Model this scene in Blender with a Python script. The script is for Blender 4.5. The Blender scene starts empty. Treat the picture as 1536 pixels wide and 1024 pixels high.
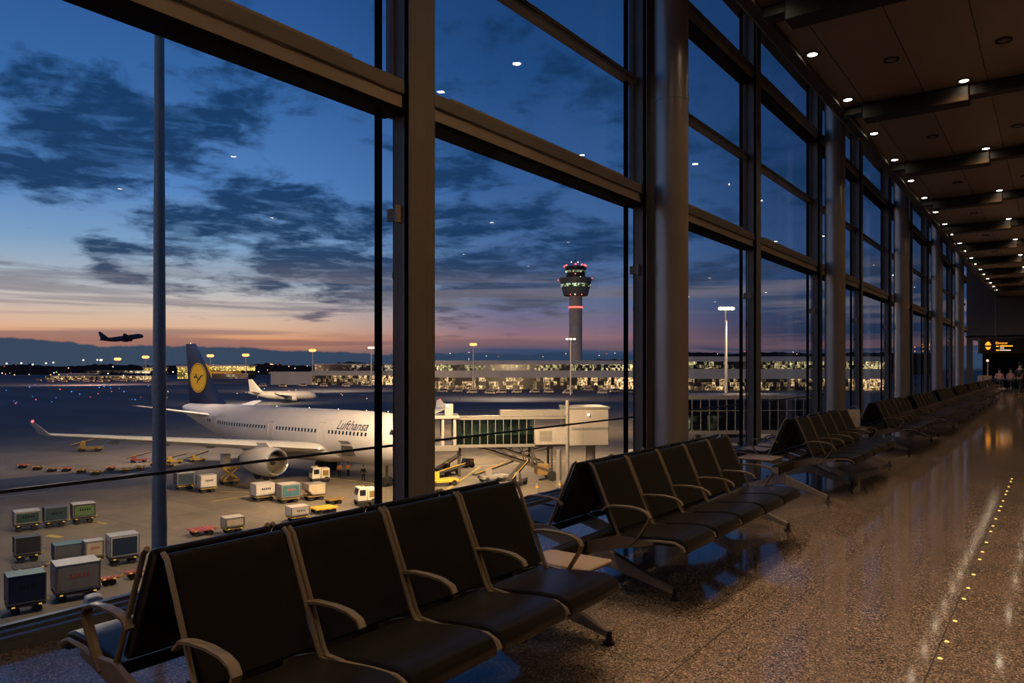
import bpy, bmesh, math, random
from mathutils import Vector, Matrix
random.seed(7)
sc = bpy.context.scene
COL = sc.collection
PI = math.pi
R = math.radians
# ------------------------------------------------------------------ camera maths (1536 x 1024 frame)
F = 1117.0
PHI = R(36.18)
CAMZ = 1.55
HY = 550.0
CR = Vector((math.cos(PHI), math.sin(PHI), 0))
CG = Vector((-math.sin(PHI), math.cos(PHI), 0))
APR = -11.0

def cw(xc, D, z):
    v = CR * xc + CG * D
    return Vector((v.x, v.y, z))

def W(x, y, D):
    return cw((x - 768) / F * D, D, CAMZ - (y - HY) / F * D)

def DG(y, z=APR):
    return (CAMZ - z) * F / (y - HY)

def G(x, y, z=APR):
    D = DG(y, z)
    return cw((x - 768) / F * D, D, z)

# ------------------------------------------------------------------ materials
def new_mat(name):
    m = bpy.data.materials.new(name)
    m.use_nodes = True
    nt = m.node_tree
    nt.nodes.clear()
    return m, nt

def N(nt, t, **kw):
    n = nt.nodes.new(t)
    for k, v in kw.items():
        if k.startswith('i_'):
            n.inputs[k[2:].replace('_', ' ')].default_value = v
        else:
            setattr(n, k, v)
    return n

def L(nt, a, b):
    nt.links.new(a, b)

def c4(c):
    return (c[0], c[1], c[2], 1.0)

def mat(name, col, rough=0.5, metal=0.0, var=0.12, scale=8.0, bump=0.0, bscale=60.0, emit=None, estr=0.0, spec=0.5, coat=0.0):
    m, nt = new_mat(name)
    out = N(nt, 'ShaderNodeOutputMaterial')
    b = N(nt, 'ShaderNodeBsdfPrincipled')
    b.inputs['Roughness'].default_value = rough
    b.inputs['Metallic'].default_value = metal
    b.inputs['Specular IOR Level'].default_value = spec
    b.inputs['Coat Weight'].default_value = coat
    if name == 'black_leather':
        b.inputs['Sheen Weight'].default_value = 0.04
        b.inputs['Sheen Roughness'].default_value = 0.35
        b.inputs['Sheen Tint'].default_value = (1.0, 0.85, 0.72, 1)
    tc = N(nt, 'ShaderNodeTexCoord')
    nz = N(nt, 'ShaderNodeTexNoise')
    nz.inputs['Scale'].default_value = scale
    nz.inputs['Detail'].default_value = 4
    L(nt, tc.outputs['Object'], nz.inputs['Vector'])
    rp = N(nt, 'ShaderNodeValToRGB')
    rp.color_ramp.elements[0].position = 0.3
    rp.color_ramp.elements[1].position = 0.7
    rp.color_ramp.elements[0].color = c4([x * (1 - var) for x in col])
    rp.color_ramp.elements[1].color = c4([min(1, x * (1 + var)) for x in col])
    L(nt, nz.outputs['Fac'], rp.inputs['Fac'])
    L(nt, rp.outputs['Color'], b.inputs['Base Color'])
    if bump:
        n2 = N(nt, 'ShaderNodeTexNoise')
        n2.inputs['Scale'].default_value = bscale
        n2.inputs['Detail'].default_value = 3
        L(nt, tc.outputs['Object'], n2.inputs['Vector'])
        bp = N(nt, 'ShaderNodeBump')
        bp.inputs['Strength'].default_value = bump
        bp.inputs['Distance'].default_value = 0.01
        L(nt, n2.outputs['Fac'], bp.inputs['Height'])
        L(nt, bp.outputs['Normal'], b.inputs['Normal'])
    if emit:
        b.inputs['Emission Color'].default_value = c4(emit)
        b.inputs['Emission Strength'].default_value = estr
    L(nt, b.outputs[0], out.inputs[0])
    return m

def glow(name, col, s):
    m, nt = new_mat(name)
    out = N(nt, 'ShaderNodeOutputMaterial')
    e = N(nt, 'ShaderNodeEmission')
    e.inputs[0].default_value = c4(col)
    e.inputs[1].default_value = s
    L(nt, e.outputs[0], out.inputs[0])
    return m

def lit_windows(name, cw_, ch_, on, col, s, base=(0.02, 0.022, 0.025)):
    """rows of lit and unlit panes: cells of cw_ x ch_ metres in object space"""
    m, nt = new_mat(name)
    out = N(nt, 'ShaderNodeOutputMaterial')
    tc = N(nt, 'ShaderNodeTexCoord')
    mp = N(nt, 'ShaderNodeMapping')
    mp.inputs['Scale'].default_value = (1 / cw_, 0.001, 1 / ch_)
    L(nt, tc.outputs['Object'], mp.inputs['Vector'])
    fl = N(nt, 'ShaderNodeVectorMath', operation='FLOOR')
    L(nt, mp.outputs[0], fl.inputs[0])
    wn = N(nt, 'ShaderNodeTexWhiteNoise', noise_dimensions='3D')
    L(nt, fl.outputs[0], wn.inputs['Vector'])
    big = N(nt, 'ShaderNodeTexNoise')
    big.inputs['Scale'].default_value = 0.035
    big.inputs['Detail'].default_value = 2
    L(nt, tc.outputs['Object'], big.inputs['Vector'])
    ad = N(nt, 'ShaderNodeMath', operation='ADD')
    L(nt, wn.outputs['Value'], ad.inputs[0])
    m2 = N(nt, 'ShaderNodeMath', operation='MULTIPLY_ADD')
    m2.inputs[1].default_value = 2.2
    m2.inputs[2].default_value = -1.1
    L(nt, big.outputs['Fac'], m2.inputs[0])
    L(nt, m2.outputs[0], ad.inputs[1])
    mr = N(nt, 'ShaderNodeMapRange')
    mr.inputs['From Min'].default_value = 1 - on
    mr.inputs['From Max'].default_value = 1.25
    L(nt, ad.outputs[0], mr.inputs['Value'])
    fn = N(nt, 'ShaderNodeTexNoise')
    fn.inputs['Scale'].default_value = 0.9
    L(nt, tc.outputs['Object'], fn.inputs['Vector'])
    mu = N(nt, 'ShaderNodeMath', operation='MULTIPLY')
    L(nt, mr.outputs[0], mu.inputs[0])
    cr = N(nt, 'ShaderNodeMapRange')
    cr.inputs['From Min'].default_value = 0.38
    cr.inputs['From Max'].default_value = 0.75
    L(nt, fn.outputs['Fac'], cr.inputs['Value'])
    L(nt, cr.outputs[0], mu.inputs[1])
    ms = N(nt, 'ShaderNodeMath', operation='MULTIPLY')
    ms.inputs[1].default_value = s * 2
    L(nt, mu.outputs[0], ms.inputs[0])
    b = N(nt, 'ShaderNodeBsdfPrincipled')
    b.inputs['Base Color'].default_value = c4(base)
    b.inputs['Roughness'].default_value = 0.2
    b.inputs['Emission Color'].default_value = c4(col)
    L(nt, ms.outputs[0], b.inputs['Emission Strength'])
    L(nt, b.outputs[0], out.inputs[0])
    return m

def glass_mat(name, tint, refl=1.0, rough=0.0):
    m, nt = new_mat(name)
    out = N(nt, 'ShaderNodeOutputMaterial')
    tr = N(nt, 'ShaderNodeBsdfTransparent')
    tr.inputs[0].default_value = c4(tint)
    gl = N(nt, 'ShaderNodeBsdfGlossy')
    gl.inputs['Roughness'].default_value = rough
    gl.inputs['Color'].default_value = (1, 1, 1, 1)
    fr = N(nt, 'ShaderNodeFresnel')
    fr.inputs['IOR'].default_value = 1.5
    mu = N(nt, 'ShaderNodeMath', operation='MULTIPLY')
    mu.inputs[1].default_value = refl
    L(nt, fr.outputs[0], mu.inputs[0])
    mx = N(nt, 'ShaderNodeMixShader')
    L(nt, mu.outputs[0], mx.inputs[0])
    L(nt, tr.outputs[0], mx.inputs[1])
    L(nt, gl.outputs[0], mx.inputs[2])
    L(nt, mx.outputs[0], out.inputs[0])
    return m

def floor_mat():
    m, nt = new_mat('terrazzo')
    out = N(nt, 'ShaderNodeOutputMaterial')
    b = N(nt, 'ShaderNodeBsdfPrincipled')
    tc = N(nt, 'ShaderNodeTexCoord')
    vo = N(nt, 'ShaderNodeTexVoronoi')
    vo.inputs['Scale'].default_value = 120
    L(nt, tc.outputs['Object'], vo.inputs['Vector'])
    wn = N(nt, 'ShaderNodeTexWhiteNoise')
    L(nt, vo.outputs['Position'], wn.inputs['Vector'])
    rp = N(nt, 'ShaderNodeValToRGB')
    e = rp.color_ramp.elements
    e[0].position = 0.0
    e[0].color = (0.055, 0.040, 0.030, 1)
    e[1].position = 1.0
    e[1].color = (0.40, 0.31, 0.24, 1)
    a = e.new(0.45)
    a.color = (0.135, 0.098, 0.072, 1)
    a = e.new(0.8)
    a.color = (0.19, 0.14, 0.103, 1)
    L(nt, wn.outputs['Value'], rp.inputs['Fac'])
    nz = N(nt, 'ShaderNodeTexNoise')
    nz.inputs['Scale'].default_value = 0.8
    nz.inputs['Detail'].default_value = 3
    L(nt, tc.outputs['Object'], nz.inputs['Vector'])
    mr = N(nt, 'ShaderNodeMapRange')
    mr.inputs['To Min'].default_value = 0.75
    mr.inputs['To Max'].default_value = 1.25
    L(nt, nz.outputs['Fac'], mr.inputs['Value'])
    mx = N(nt, 'ShaderNodeMix', data_type='RGBA', blend_type='MULTIPLY')
    mx.inputs[0].default_value = 1
    L(nt, rp.outputs[0], mx.inputs[6])
    L(nt, mr.outputs[0], mx.inputs[7])
    # tile joints
    sp = N(nt, 'ShaderNodeSeparateXYZ')
    L(nt, tc.outputs['Object'], sp.inputs[0])
    prev = None
    for ax, off, per in ((0, 0.53, 1.05), (1, 0.2, 2.3)):
        ad = N(nt, 'ShaderNodeMath', operation='ADD')
        ad.inputs[1].default_value = off + per * 100
        L(nt, sp.outputs[ax], ad.inputs[0])
        mo = N(nt, 'ShaderNodeMath', operation='MODULO')
        mo.inputs[1].default_value = per
        L(nt, ad.outputs[0], mo.inputs[0])
        lt = N(nt, 'ShaderNodeMath', operation='LESS_THAN')
        lt.inputs[1].default_value = 0.007
        L(nt, mo.outputs[0], lt.inputs[0])
        if prev is None:
            prev = lt
        else:
            mxm = N(nt, 'ShaderNodeMath', operation='MAXIMUM')
            L(nt, prev.outputs[0], mxm.inputs[0])
            L(nt, lt.outputs[0], mxm.inputs[1])
            prev = mxm
    m2 = N(nt, 'ShaderNodeMix', data_type='RGBA')
    L(nt, prev.outputs[0], m2.inputs[0])
    L(nt, mx.outputs[2], m2.inputs[6])
    m2.inputs[7].default_value = (0.03, 0.022, 0.016, 1)
    L(nt, m2.outputs[2], b.inputs['Base Color'])
    n3 = N(nt, 'ShaderNodeTexNoise')
    n3.inputs['Scale'].default_value = 2.5
    L(nt, tc.outputs['Object'], n3.inputs['Vector'])
    r3 = N(nt, 'ShaderNodeMapRange')
    r3.inputs['To Min'].default_value = 0.045
    r3.inputs['To Max'].default_value = 0.10
    L(nt, n3.outputs['Fac'], r3.inputs['Value'])
    L(nt, r3.outputs[0], b.inputs['Roughness'])
    b.inputs['IOR'].default_value = 1.55
    L(nt, b.outputs[0], out.inputs[0])
    return m

def ceiling_mat():
    m, nt = new_mat('ceiling_panels')
    out = N(nt, 'ShaderNodeOutputMaterial')
    b = N(nt, 'ShaderNodeBsdfPrincipled')
    b.inputs['Roughness'].default_value = 0.42
    b.inputs['Metallic'].default_value = 0.25
    tc = N(nt, 'ShaderNodeTexCoord')
    mp = N(nt, 'ShaderNodeMapping')
    mp.inputs['Scale'].default_value = (1 / 0.9, 1 / 4.6, 1)
    L(nt, tc.outputs['Object'], mp.inputs[0])
    fl = N(nt, 'ShaderNodeVectorMath', operation='FLOOR')
    L(nt, mp.outputs[0], fl.inputs[0])
    wn = N(nt, 'ShaderNodeTexWhiteNoise')
    L(nt, fl.outputs[0], wn.inputs['Vector'])
    rp = N(nt, 'ShaderNodeValToRGB')
    rp.color_ramp.elements[0].color = (0.30, 0.225, 0.175, 1)
    rp.color_ramp.elements[1].color = (0.42, 0.31, 0.24, 1)
    L(nt, wn.outputs['Value'], rp.inputs[0])
    fr = N(nt, 'ShaderNodeVectorMath', operation='FRACTION')
    L(nt, mp.outputs[0], fr.inputs[0])
    sp = N(nt, 'ShaderNodeSeparateXYZ')
    L(nt, fr.outputs[0], sp.inputs[0])
    lt = N(nt, 'ShaderNodeMath', operation='LESS_THAN')
    lt.inputs[1].default_value = 0.018
    L(nt, sp.outputs[0], lt.inputs[0])
    mx = N(nt, 'ShaderNodeMix', data_type='RGBA')
    L(nt, lt.outputs[0], mx.inputs[0])
    L(nt, rp.outputs[0], mx.inputs[6])
    mx.inputs[7].default_value = (0.02, 0.015, 0.01, 1)
    L(nt, mx.outputs[2], b.inputs['Base Color'])
    L(nt, b.outputs[0], out.inputs[0])
    return m

def apron_mat():
    m, nt = new_mat('apron_concrete')
    out = N(nt, 'ShaderNodeOutputMaterial')
    b = N(nt, 'ShaderNodeBsdfPrincipled')
    b.inputs['Roughness'].default_value = 0.7
    tc = N(nt, 'ShaderNodeTexCoord')
    n1 = N(nt, 'ShaderNodeTexNoise')
    n1.inputs['Scale'].default_value = 0.16
    n1.inputs['Detail'].default_value = 7
    n1.inputs['Roughness'].default_value = 0.65
    L(nt, tc.outputs['Object'], n1.inputs['Vector'])
    rp = N(nt, 'ShaderNodeValToRGB')
    rp.color_ramp.elements[0].position = 0.32
    rp.color_ramp.elements[1].position = 0.68
    rp.color_ramp.elements[0].color = (0.135, 0.108, 0.078, 1)
    rp.color_ramp.elements[1].color = (0.25, 0.205, 0.15, 1)
    L(nt, n1.outputs['Fac'], rp.inputs[0])
    # slab joints
    br = N(nt, 'ShaderNodeTexBrick')
    br.offset = 0
    br.inputs['Scale'].default_value = 1.0
    br.inputs['Brick Width'].default_value = 7.5
    br.inputs['Row Height'].default_value = 7.5
    br.inputs['Mortar Size'].default_value = 0.06
    br.inputs['Color1'].default_value = (1, 1, 1, 1)
    br.inputs['Color2'].default_value = (0.85, 0.85, 0.85, 1)
    br.inputs['Mortar'].default_value = (0.62, 0.6, 0.56, 1)
    L(nt, tc.outputs['Object'], br.inputs['Vector'])
    mu = N(nt, 'ShaderNodeMix', data_type='RGBA', blend_type='MULTIPLY')
    mu.inputs[0].default_value = 1
    L(nt, rp.outputs[0], mu.inputs[6])
    L(nt, br.outputs[0], mu.inputs[7])
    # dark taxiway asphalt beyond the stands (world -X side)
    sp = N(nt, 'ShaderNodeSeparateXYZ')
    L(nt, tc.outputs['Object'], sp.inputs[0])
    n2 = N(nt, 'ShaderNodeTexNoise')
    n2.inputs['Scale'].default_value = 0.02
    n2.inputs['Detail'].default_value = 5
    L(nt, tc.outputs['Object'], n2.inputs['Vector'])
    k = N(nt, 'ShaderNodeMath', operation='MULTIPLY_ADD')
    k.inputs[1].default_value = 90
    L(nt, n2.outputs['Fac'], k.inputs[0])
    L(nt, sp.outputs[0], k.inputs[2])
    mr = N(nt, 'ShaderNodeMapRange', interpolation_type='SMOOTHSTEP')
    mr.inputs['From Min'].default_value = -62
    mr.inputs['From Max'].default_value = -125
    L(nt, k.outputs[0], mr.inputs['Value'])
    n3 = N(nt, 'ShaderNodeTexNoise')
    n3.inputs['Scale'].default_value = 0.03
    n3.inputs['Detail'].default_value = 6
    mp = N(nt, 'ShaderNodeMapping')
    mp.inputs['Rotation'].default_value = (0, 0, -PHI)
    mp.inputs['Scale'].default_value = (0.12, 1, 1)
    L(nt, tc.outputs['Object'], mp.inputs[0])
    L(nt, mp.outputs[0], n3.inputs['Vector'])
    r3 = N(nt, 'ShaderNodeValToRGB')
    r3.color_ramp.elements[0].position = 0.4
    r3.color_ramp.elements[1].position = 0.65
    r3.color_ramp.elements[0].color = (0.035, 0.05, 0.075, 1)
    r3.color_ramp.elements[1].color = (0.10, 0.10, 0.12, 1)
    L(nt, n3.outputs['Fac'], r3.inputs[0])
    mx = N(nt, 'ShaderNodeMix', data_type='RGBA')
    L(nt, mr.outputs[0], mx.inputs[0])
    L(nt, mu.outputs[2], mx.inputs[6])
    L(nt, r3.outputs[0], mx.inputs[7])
    L(nt, mx.outputs[2], b.inputs['Base Color'])
    L(nt, b.outputs[0], out.inputs[0])
    return m

M = {}
M['floor'] = floor_mat()
M['ceiling'] = ceiling_mat()
M['apron'] = apron_mat()
M['glass'] = glass_mat('window_glass', (0.93, 0.96, 0.98), 1.0)
M['tunnel_glass'] = glass_mat('tunnel_glass', (0.30, 0.44, 0.40), 1.6, 0.03)
M['alu'] = mat('mullion_metal', (0.29, 0.25, 0.225), 0.45, 0.3, 0.08, 3)
M['alu_light'] = mat('transom_metal', (0.46, 0.385, 0.325), 0.45, 0.2, 0.08, 3)  # lighter copy of the metal, floor bounce put into its colour
M['column'] = mat('brushed_column', (0.58, 0.50, 0.44), 0.36, 0.5, 0.06, 2)
M['dark_metal'] = mat('dark_metal', (0.035, 0.033, 0.032), 0.45, 0.4)
M['black'] = mat('black_void', (0.006, 0.006, 0.007), 0.7, spec=0.08)
M['sill'] = mat('sill_metal', (0.20, 0.22, 0.26), 0.35, 0.6)
M['wall'] = mat('plaster_wall', (0.10, 0.085, 0.07), 0.7)
M['beam'] = mat('ceiling_rib', (0.018, 0.014, 0.011), 0.5, 0.2)
M['fascia'] = mat('fascia', (0.045, 0.038, 0.032), 0.5, 0.2)
M['leather'] = mat('black_leather', (0.0075, 0.0064, 0.0057), 0.3, 0, 0.2, 12, 0.12, 220, spec=0.5)
M['frame'] = mat('bench_cast_metal', (0.26, 0.205, 0.15), 0.33, 0.6, 0.1, 9)
M['leg'] = mat('bench_leg_metal', (0.34, 0.30, 0.26), 0.38, 0.5, 0.1, 9)
M['bbeam'] = mat('bench_beam', (0.04, 0.038, 0.037), 0.4, 0.6)
M['table'] = mat('bench_table_top', (0.27, 0.205, 0.155), 0.35, 0, 0.08)
M['rubber'] = mat('rubber', (0.012, 0.012, 0.012), 0.7)
M['lamp'] = glow('downlight_lens', (1.0, 0.84, 0.62), 24)
M['lamp_off'] = mat('unlit_lens', (0.22, 0.19, 0.16), 0.3)
M['glint'] = glow('painted_glint', (1.0, 0.58, 0.16), 2.6)
M['white_paint'] = mat('airliner_white', (0.60, 0.57, 0.56), 0.35, 0, 0.05, 0.5)
M['belly'] = mat('airliner_belly_grey', (0.45, 0.42, 0.40), 0.4, 0, 0.05, 0.5)
M['navy'] = mat('fin_navy', (0.012, 0.022, 0.075), 0.3, 0, 0.05)
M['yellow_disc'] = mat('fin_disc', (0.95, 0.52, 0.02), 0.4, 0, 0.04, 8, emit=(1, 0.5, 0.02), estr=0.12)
M['navy_print'] = mat('navy_print', (0.01, 0.015, 0.05), 0.4)
M['wing'] = mat('wing_grey', (0.55, 0.54, 0.53), 0.35, 0.1, 0.06, 0.6)
M['metal_lip'] = mat('engine_lip', (0.75, 0.73, 0.70), 0.2, 0.9)
M['dark_win'] = mat('dark_cabin_window', (0.015, 0.018, 0.025), 0.2)
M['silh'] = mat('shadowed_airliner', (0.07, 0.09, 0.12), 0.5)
M['red'] = glow('red_lamp', (1.0, 0.05, 0.05), 7)
M['red_soft'] = glow('red_lamp_soft', (1.0, 0.12, 0.08), 3)
M['flood'] = glow('flood_warm', (1.0, 0.40, 0.12), 2.6)
M['flood_white'] = glow('flood_white', (1.0, 0.80, 0.52), 3)
M['mast'] = mat('mast_steel', (0.42, 0.40, 0.38), 0.45, 0.3, emit=(0.5, 0.42, 0.36), estr=0.10)  # faint glow put into the steel, though it is no lamp
M['pole'] = mat('near_pole_steel', (0.50, 0.43, 0.36), 0.4, 0.2)
M['concrete'] = mat('tower_concrete', (0.42, 0.38, 0.34), 0.7, 0, 0.12, 0.3)
M['cab'] = mat('tower_cab', (0.16, 0.16, 0.155), 0.5, 0.1)
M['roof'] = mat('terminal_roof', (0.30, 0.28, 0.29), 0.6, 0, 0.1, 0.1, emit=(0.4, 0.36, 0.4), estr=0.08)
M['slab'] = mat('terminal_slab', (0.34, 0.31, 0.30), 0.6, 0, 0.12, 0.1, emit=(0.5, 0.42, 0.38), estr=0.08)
M['win_up'] = lit_windows('terminal_windows', 1.3, 1.7, 0.5, (1.0, 0.80, 0.36), 1.7)
M['win_low'] = lit_windows('terminal_ground_floor', 1.9, 2.2, 0.6, (1.0, 0.62, 0.28), 1.9, (0.05, 0.04, 0.03))
M['win_yellow'] = lit_windows('yellow_windows', 1.8, 2.0, 1.15, (1.0, 0.72, 0.16), 2.2)
M['win_dim'] = lit_windows('dim_windows', 2.4, 2.0, 0.35, (1.0, 0.75, 0.45), 1.6)
M['win_tower'] = lit_windows('tower_windows', 1.6, 3.0, 0.75, (0.75, 0.95, 0.55), 1.2)
M['trees'] = mat('treeline', (0.012, 0.018, 0.024), 0.9)
M['cream'] = mat('bridge_cream_panel', (0.35, 0.31, 0.275), 0.5, 0, 0.06, 0.8)
M['bframe'] = mat('bridge_frame', (0.22, 0.20, 0.175), 0.5, 0.1, 0.08)
M['truss'] = mat('bridge_truss', (0.09, 0.075, 0.06), 0.5, 0.3)
M['tire'] = mat('tire', (0.015, 0.015, 0.015), 0.8)
M['deck'] = mat('dolly_deck', (0.30, 0.19, 0.06), 0.6, 0.2)
M['deck_dark'] = mat('dolly_deck_dark', (0.06, 0.05, 0.045), 0.6, 0.2)
M['amber'] = glow('amber_marker', (1.0, 0.55, 0.06), 0.7)
M['yellow'] = mat('safety_yellow', (0.75, 0.47, 0.05), 0.5)
M['yline'] = mat('yellow_line_paint', (0.55, 0.42, 0.10), 0.7)
M['wline'] = mat('white_line_paint', (0.42, 0.42, 0.42), 0.7)
M['strip'] = mat('shadow_strip', (0.05, 0.055, 0.075), 0.7)
M['truck_white'] = mat('truck_white', (0.78, 0.70, 0.58), 0.45, 0, 0.05)
M['red_paint'] = mat('cart_red', (0.42, 0.10, 0.09), 0.55)
M['skin'] = mat('skin', (0.45, 0.28, 0.20), 0.6)
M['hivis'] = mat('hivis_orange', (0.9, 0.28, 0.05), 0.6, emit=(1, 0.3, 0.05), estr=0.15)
M['cloth_dark'] = mat('dark_cloth', (0.02, 0.02, 0.025), 0.8)
M['cloth_pink'] = mat('pale_cloth', (0.45, 0.25, 0.24), 0.8)
M['hair'] = mat('dark_hair', (0.012, 0.009, 0.007), 0.6)
M['sign'] = mat('sign_black', (0.006, 0.006, 0.006), 0.5)
M['sign_orange'] = glow('sign_orange', (1.0, 0.36, 0.03), 1.6)
M['sign_white'] = glow('sign_warm_white', (1.0, 0.72, 0.5), 1.0)
M['sign_blue'] = glow('shop_blue', (0.2, 0.3, 1.0), 1.0)
M['sign_teal'] = glow('shop_teal', (0.1, 0.5, 0.65), 0.45)
M['paper'] = mat('paper', (0.62, 0.5, 0.36), 0.7)
M['kiosk'] = mat('kiosk_panel', (0.5, 0.33, 0.25), 0.5)

# ------------------------------------------------------------------ mesh builder
class MB:
    def __init__(s):
        s.v = []
        s.f = []
    def add(s, vs, fs):
        o = len(s.v)
        s.v += [tuple(v) for v in vs]
        s.f += [tuple(i + o for i in f) for f in fs]
        return s
    def box(s, a, b, mtx=None):
        x0, y0, z0 = a
        x1, y1, z1 = b
        vs = [Vector(p) for p in ((x0, y0, z0), (x1, y0, z0), (x1, y1, z0), (x0, y1, z0), (x0, y0, z1), (x1, y0, z1), (x1, y1, z1), (x0, y1, z1))]
        if mtx:
            vs = [mtx @ v for v in vs]
        return s.add(vs, [(3, 2, 1, 0), (4, 5, 6, 7), (0, 1, 5, 4), (1, 2, 6, 5), (2, 3, 7, 6), (3, 0, 4, 7)])
    def bar(s, p, q, w, h, up=(0, 0, 1), w2=None, h2=None):
        p, q = Vector(p), Vector(q)
        d = (q - p).normalized()
        u = Vector(up)
        if abs(d.dot(u)) > 0.98:
            u = Vector((1, 0, 0))
        sx = d.cross(u).normalized()
        sy = sx.cross(d)
        w2 = w if w2 is None else w2
        h2 = h if h2 is None else h2
        vs = []
        for c, ww, hh in ((p, w, h), (q, w2, h2)):
            for a, b in ((-1, -1), (1, -1), (1, 1), (-1, 1)):
                vs.append(c + sx * a * ww / 2 + sy * b * hh / 2)
        return s.add(vs, [(3, 2, 1, 0), (4, 5, 6, 7), (0, 1, 5, 4), (1, 2, 6, 5), (2, 3, 7, 6), (3, 0, 4, 7)])
    def rings(s, rs, cap=True):
        n = len(rs[0])
        vs = [v for r in rs for v in r]
        fs = []
        for i in range(len(rs) - 1):
            for j in range(n):
                k = (j + 1) % n
                fs.append((i * n + j, i * n + k, (i + 1) * n + k, (i + 1) * n + j))
        if cap:
            fs.append(tuple(reversed(range(n))))
            fs.append(tuple((len(rs) - 1) * n + j for j in range(n)))
        return s.add(vs, fs)
    def tube(s, pts, r, seg=8, flat=1.0, cap=True, up=(0, 0, 1)):
        pts = [Vector(p) for p in pts]
        rs = []
        rr = r if isinstance(r, (list, tuple)) else [r] * len(pts)
        for i, p in enumerate(pts):
            d = (pts[min(i + 1, len(pts) - 1)] - pts[max(i - 1, 0)]).normalized()
            u = Vector(up)
            if abs(d.dot(u)) > 0.98:
                u = Vector((1, 0, 0))
            sx = d.cross(u).normalized()
            sy = sx.cross(d)
            rs.append([p + sx * math.cos(2 * PI * k / seg) * rr[i] + sy * math.sin(2 * PI * k / seg) * rr[i] * flat for k in range(seg)])
        return s.rings(rs, cap)
    def lathe(s, prof, seg=16, c=(0, 0, 0), cap=True):
        rs = [[(c[0] + r * math.cos(2 * PI * k / seg), c[1] + r * math.sin(2 * PI * k / seg), c[2] + z) for k in range(seg)] for r, z in prof]
        return s.rings(rs, cap)
    def prism(s, poly, a, b, axis=1):
        """poly of (p, q) extruded along axis from a to b; axis 1: (x=p, z=q); 0: (y=p, z=q); 2: (x=p, y=q)"""
        def mk(p, q, t):
            return (t, p, q) if axis == 0 else ((p, t, q) if axis == 1 else (p, q, t))
        n = len(poly)
        vs = [mk(p, q, a) for p, q in poly] + [mk(p, q, b) for p, q in poly]
        fs = [tuple(range(n)), tuple(reversed(range(n, 2 * n)))] + [(j, n + j, n + (j + 1) % n, (j + 1) % n) for j in range(n)]
        return s.add(vs, fs)
    def ball(s, c, r, seg=8, rings=6, sx=1, sy=1, sz=1):
        prof = [(max(1e-4, r * math.sin(PI * i / rings)), -r * math.cos(PI * i / rings)) for i in range(rings + 1)]
        rs = [[(c[0] + sx * a * math.cos(2 * PI * k / seg), c[1] + sy * a * math.sin(2 * PI * k / seg), c[2] + sz * z) for k in range(seg)] for a, z in prof]
        return s.rings(rs)
    def quad(s, a, b, c, d):
        return s.add([a, b, c, d], [(0, 1, 2, 3)])
    def xf(s, m):
        s.v = [tuple(m @ Vector(v)) for v in s.v]
        return s
    def build(s, name, m, parent=None, bevel=0.0, seg=2, smooth=False, loc=None):
        me = bpy.data.meshes.new(name)
        me.from_pydata(s.v, [], s.f)
        bm = bmesh.new()
        bm.from_mesh(me)
        bmesh.ops.recalc_face_normals(bm, faces=bm.faces)
        bm.to_mesh(me)
        bm.free()
        me.materials.append(m)
        if smooth:
            me.shade_smooth() if hasattr(me, 'shade_smooth') else None
        o = bpy.data.objects.new(name, me)
        COL.objects.link(o)
        if parent:
            o.parent = parent
        if loc is not None:
            o.location = loc
        if bevel:
            b = o.modifiers.new('bevel', 'BEVEL')
            b.width = bevel
            b.segments = seg
            b.limit_method = 'ANGLE'
            b.angle_limit = R(30)
            b.harden_normals = False
            me.shade_smooth()
            try:
                me.set_sharp_from_angle(angle=R(50))
            except Exception:
                pass
        elif smooth:
            try:
                me.set_sharp_from_angle(angle=R(40))
            except Exception:
                pass
        return o

def tag(o, label=None, cat=None, group=None, kind=None):
    if label: o['label'] = label
    if cat: o['category'] = cat
    if group: o['group'] = group
    if kind: o['kind'] = kind
    return o

def empty(name, loc=(0, 0, 0), rz=0.0, label=None, cat=None, group=None, kind=None):
    o = bpy.data.objects.new(name, None)
    o.empty_display_size = 0.2
    COL.objects.link(o)
    o.location = loc
    o.rotation_euler = (0, 0, rz)
    return tag(o, label, cat, group, kind)

KIDS = {}
def copy_tree(o, parent=None):
    c = o.copy()
    COL.objects.link(c)
    if parent:
        c.parent = parent
    for ch in [x for x in list(COL.objects) if x.parent == o]:
        copy_tree(ch, c)
    return c

def struct(o):
    o['kind'] = 'structure'
    return o

def text_mesh(txt, size, shear=0.0, extrude=0.0):
    cu = bpy.data.curves.new('lettering', 'FONT')
    cu.body = txt
    cu.size = size
    cu.shear = shear
    cu.extrude = extrude
    cu.resolution_u = 3
    to = bpy.data.objects.new('lettering_source', cu)
    COL.objects.link(to)
    dg = bpy.context.evaluated_depsgraph_get()
    me = bpy.data.meshes.new_from_object(to.evaluated_get(dg))
    vs = [tuple(v.co) for v in me.vertices]
    fs = [tuple(p.vertices) for p in me.polygons]
    bpy.data.objects.remove(to)
    bpy.data.curves.remove(cu)
    bpy.data.meshes.remove(me)
    return vs, fs

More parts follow.
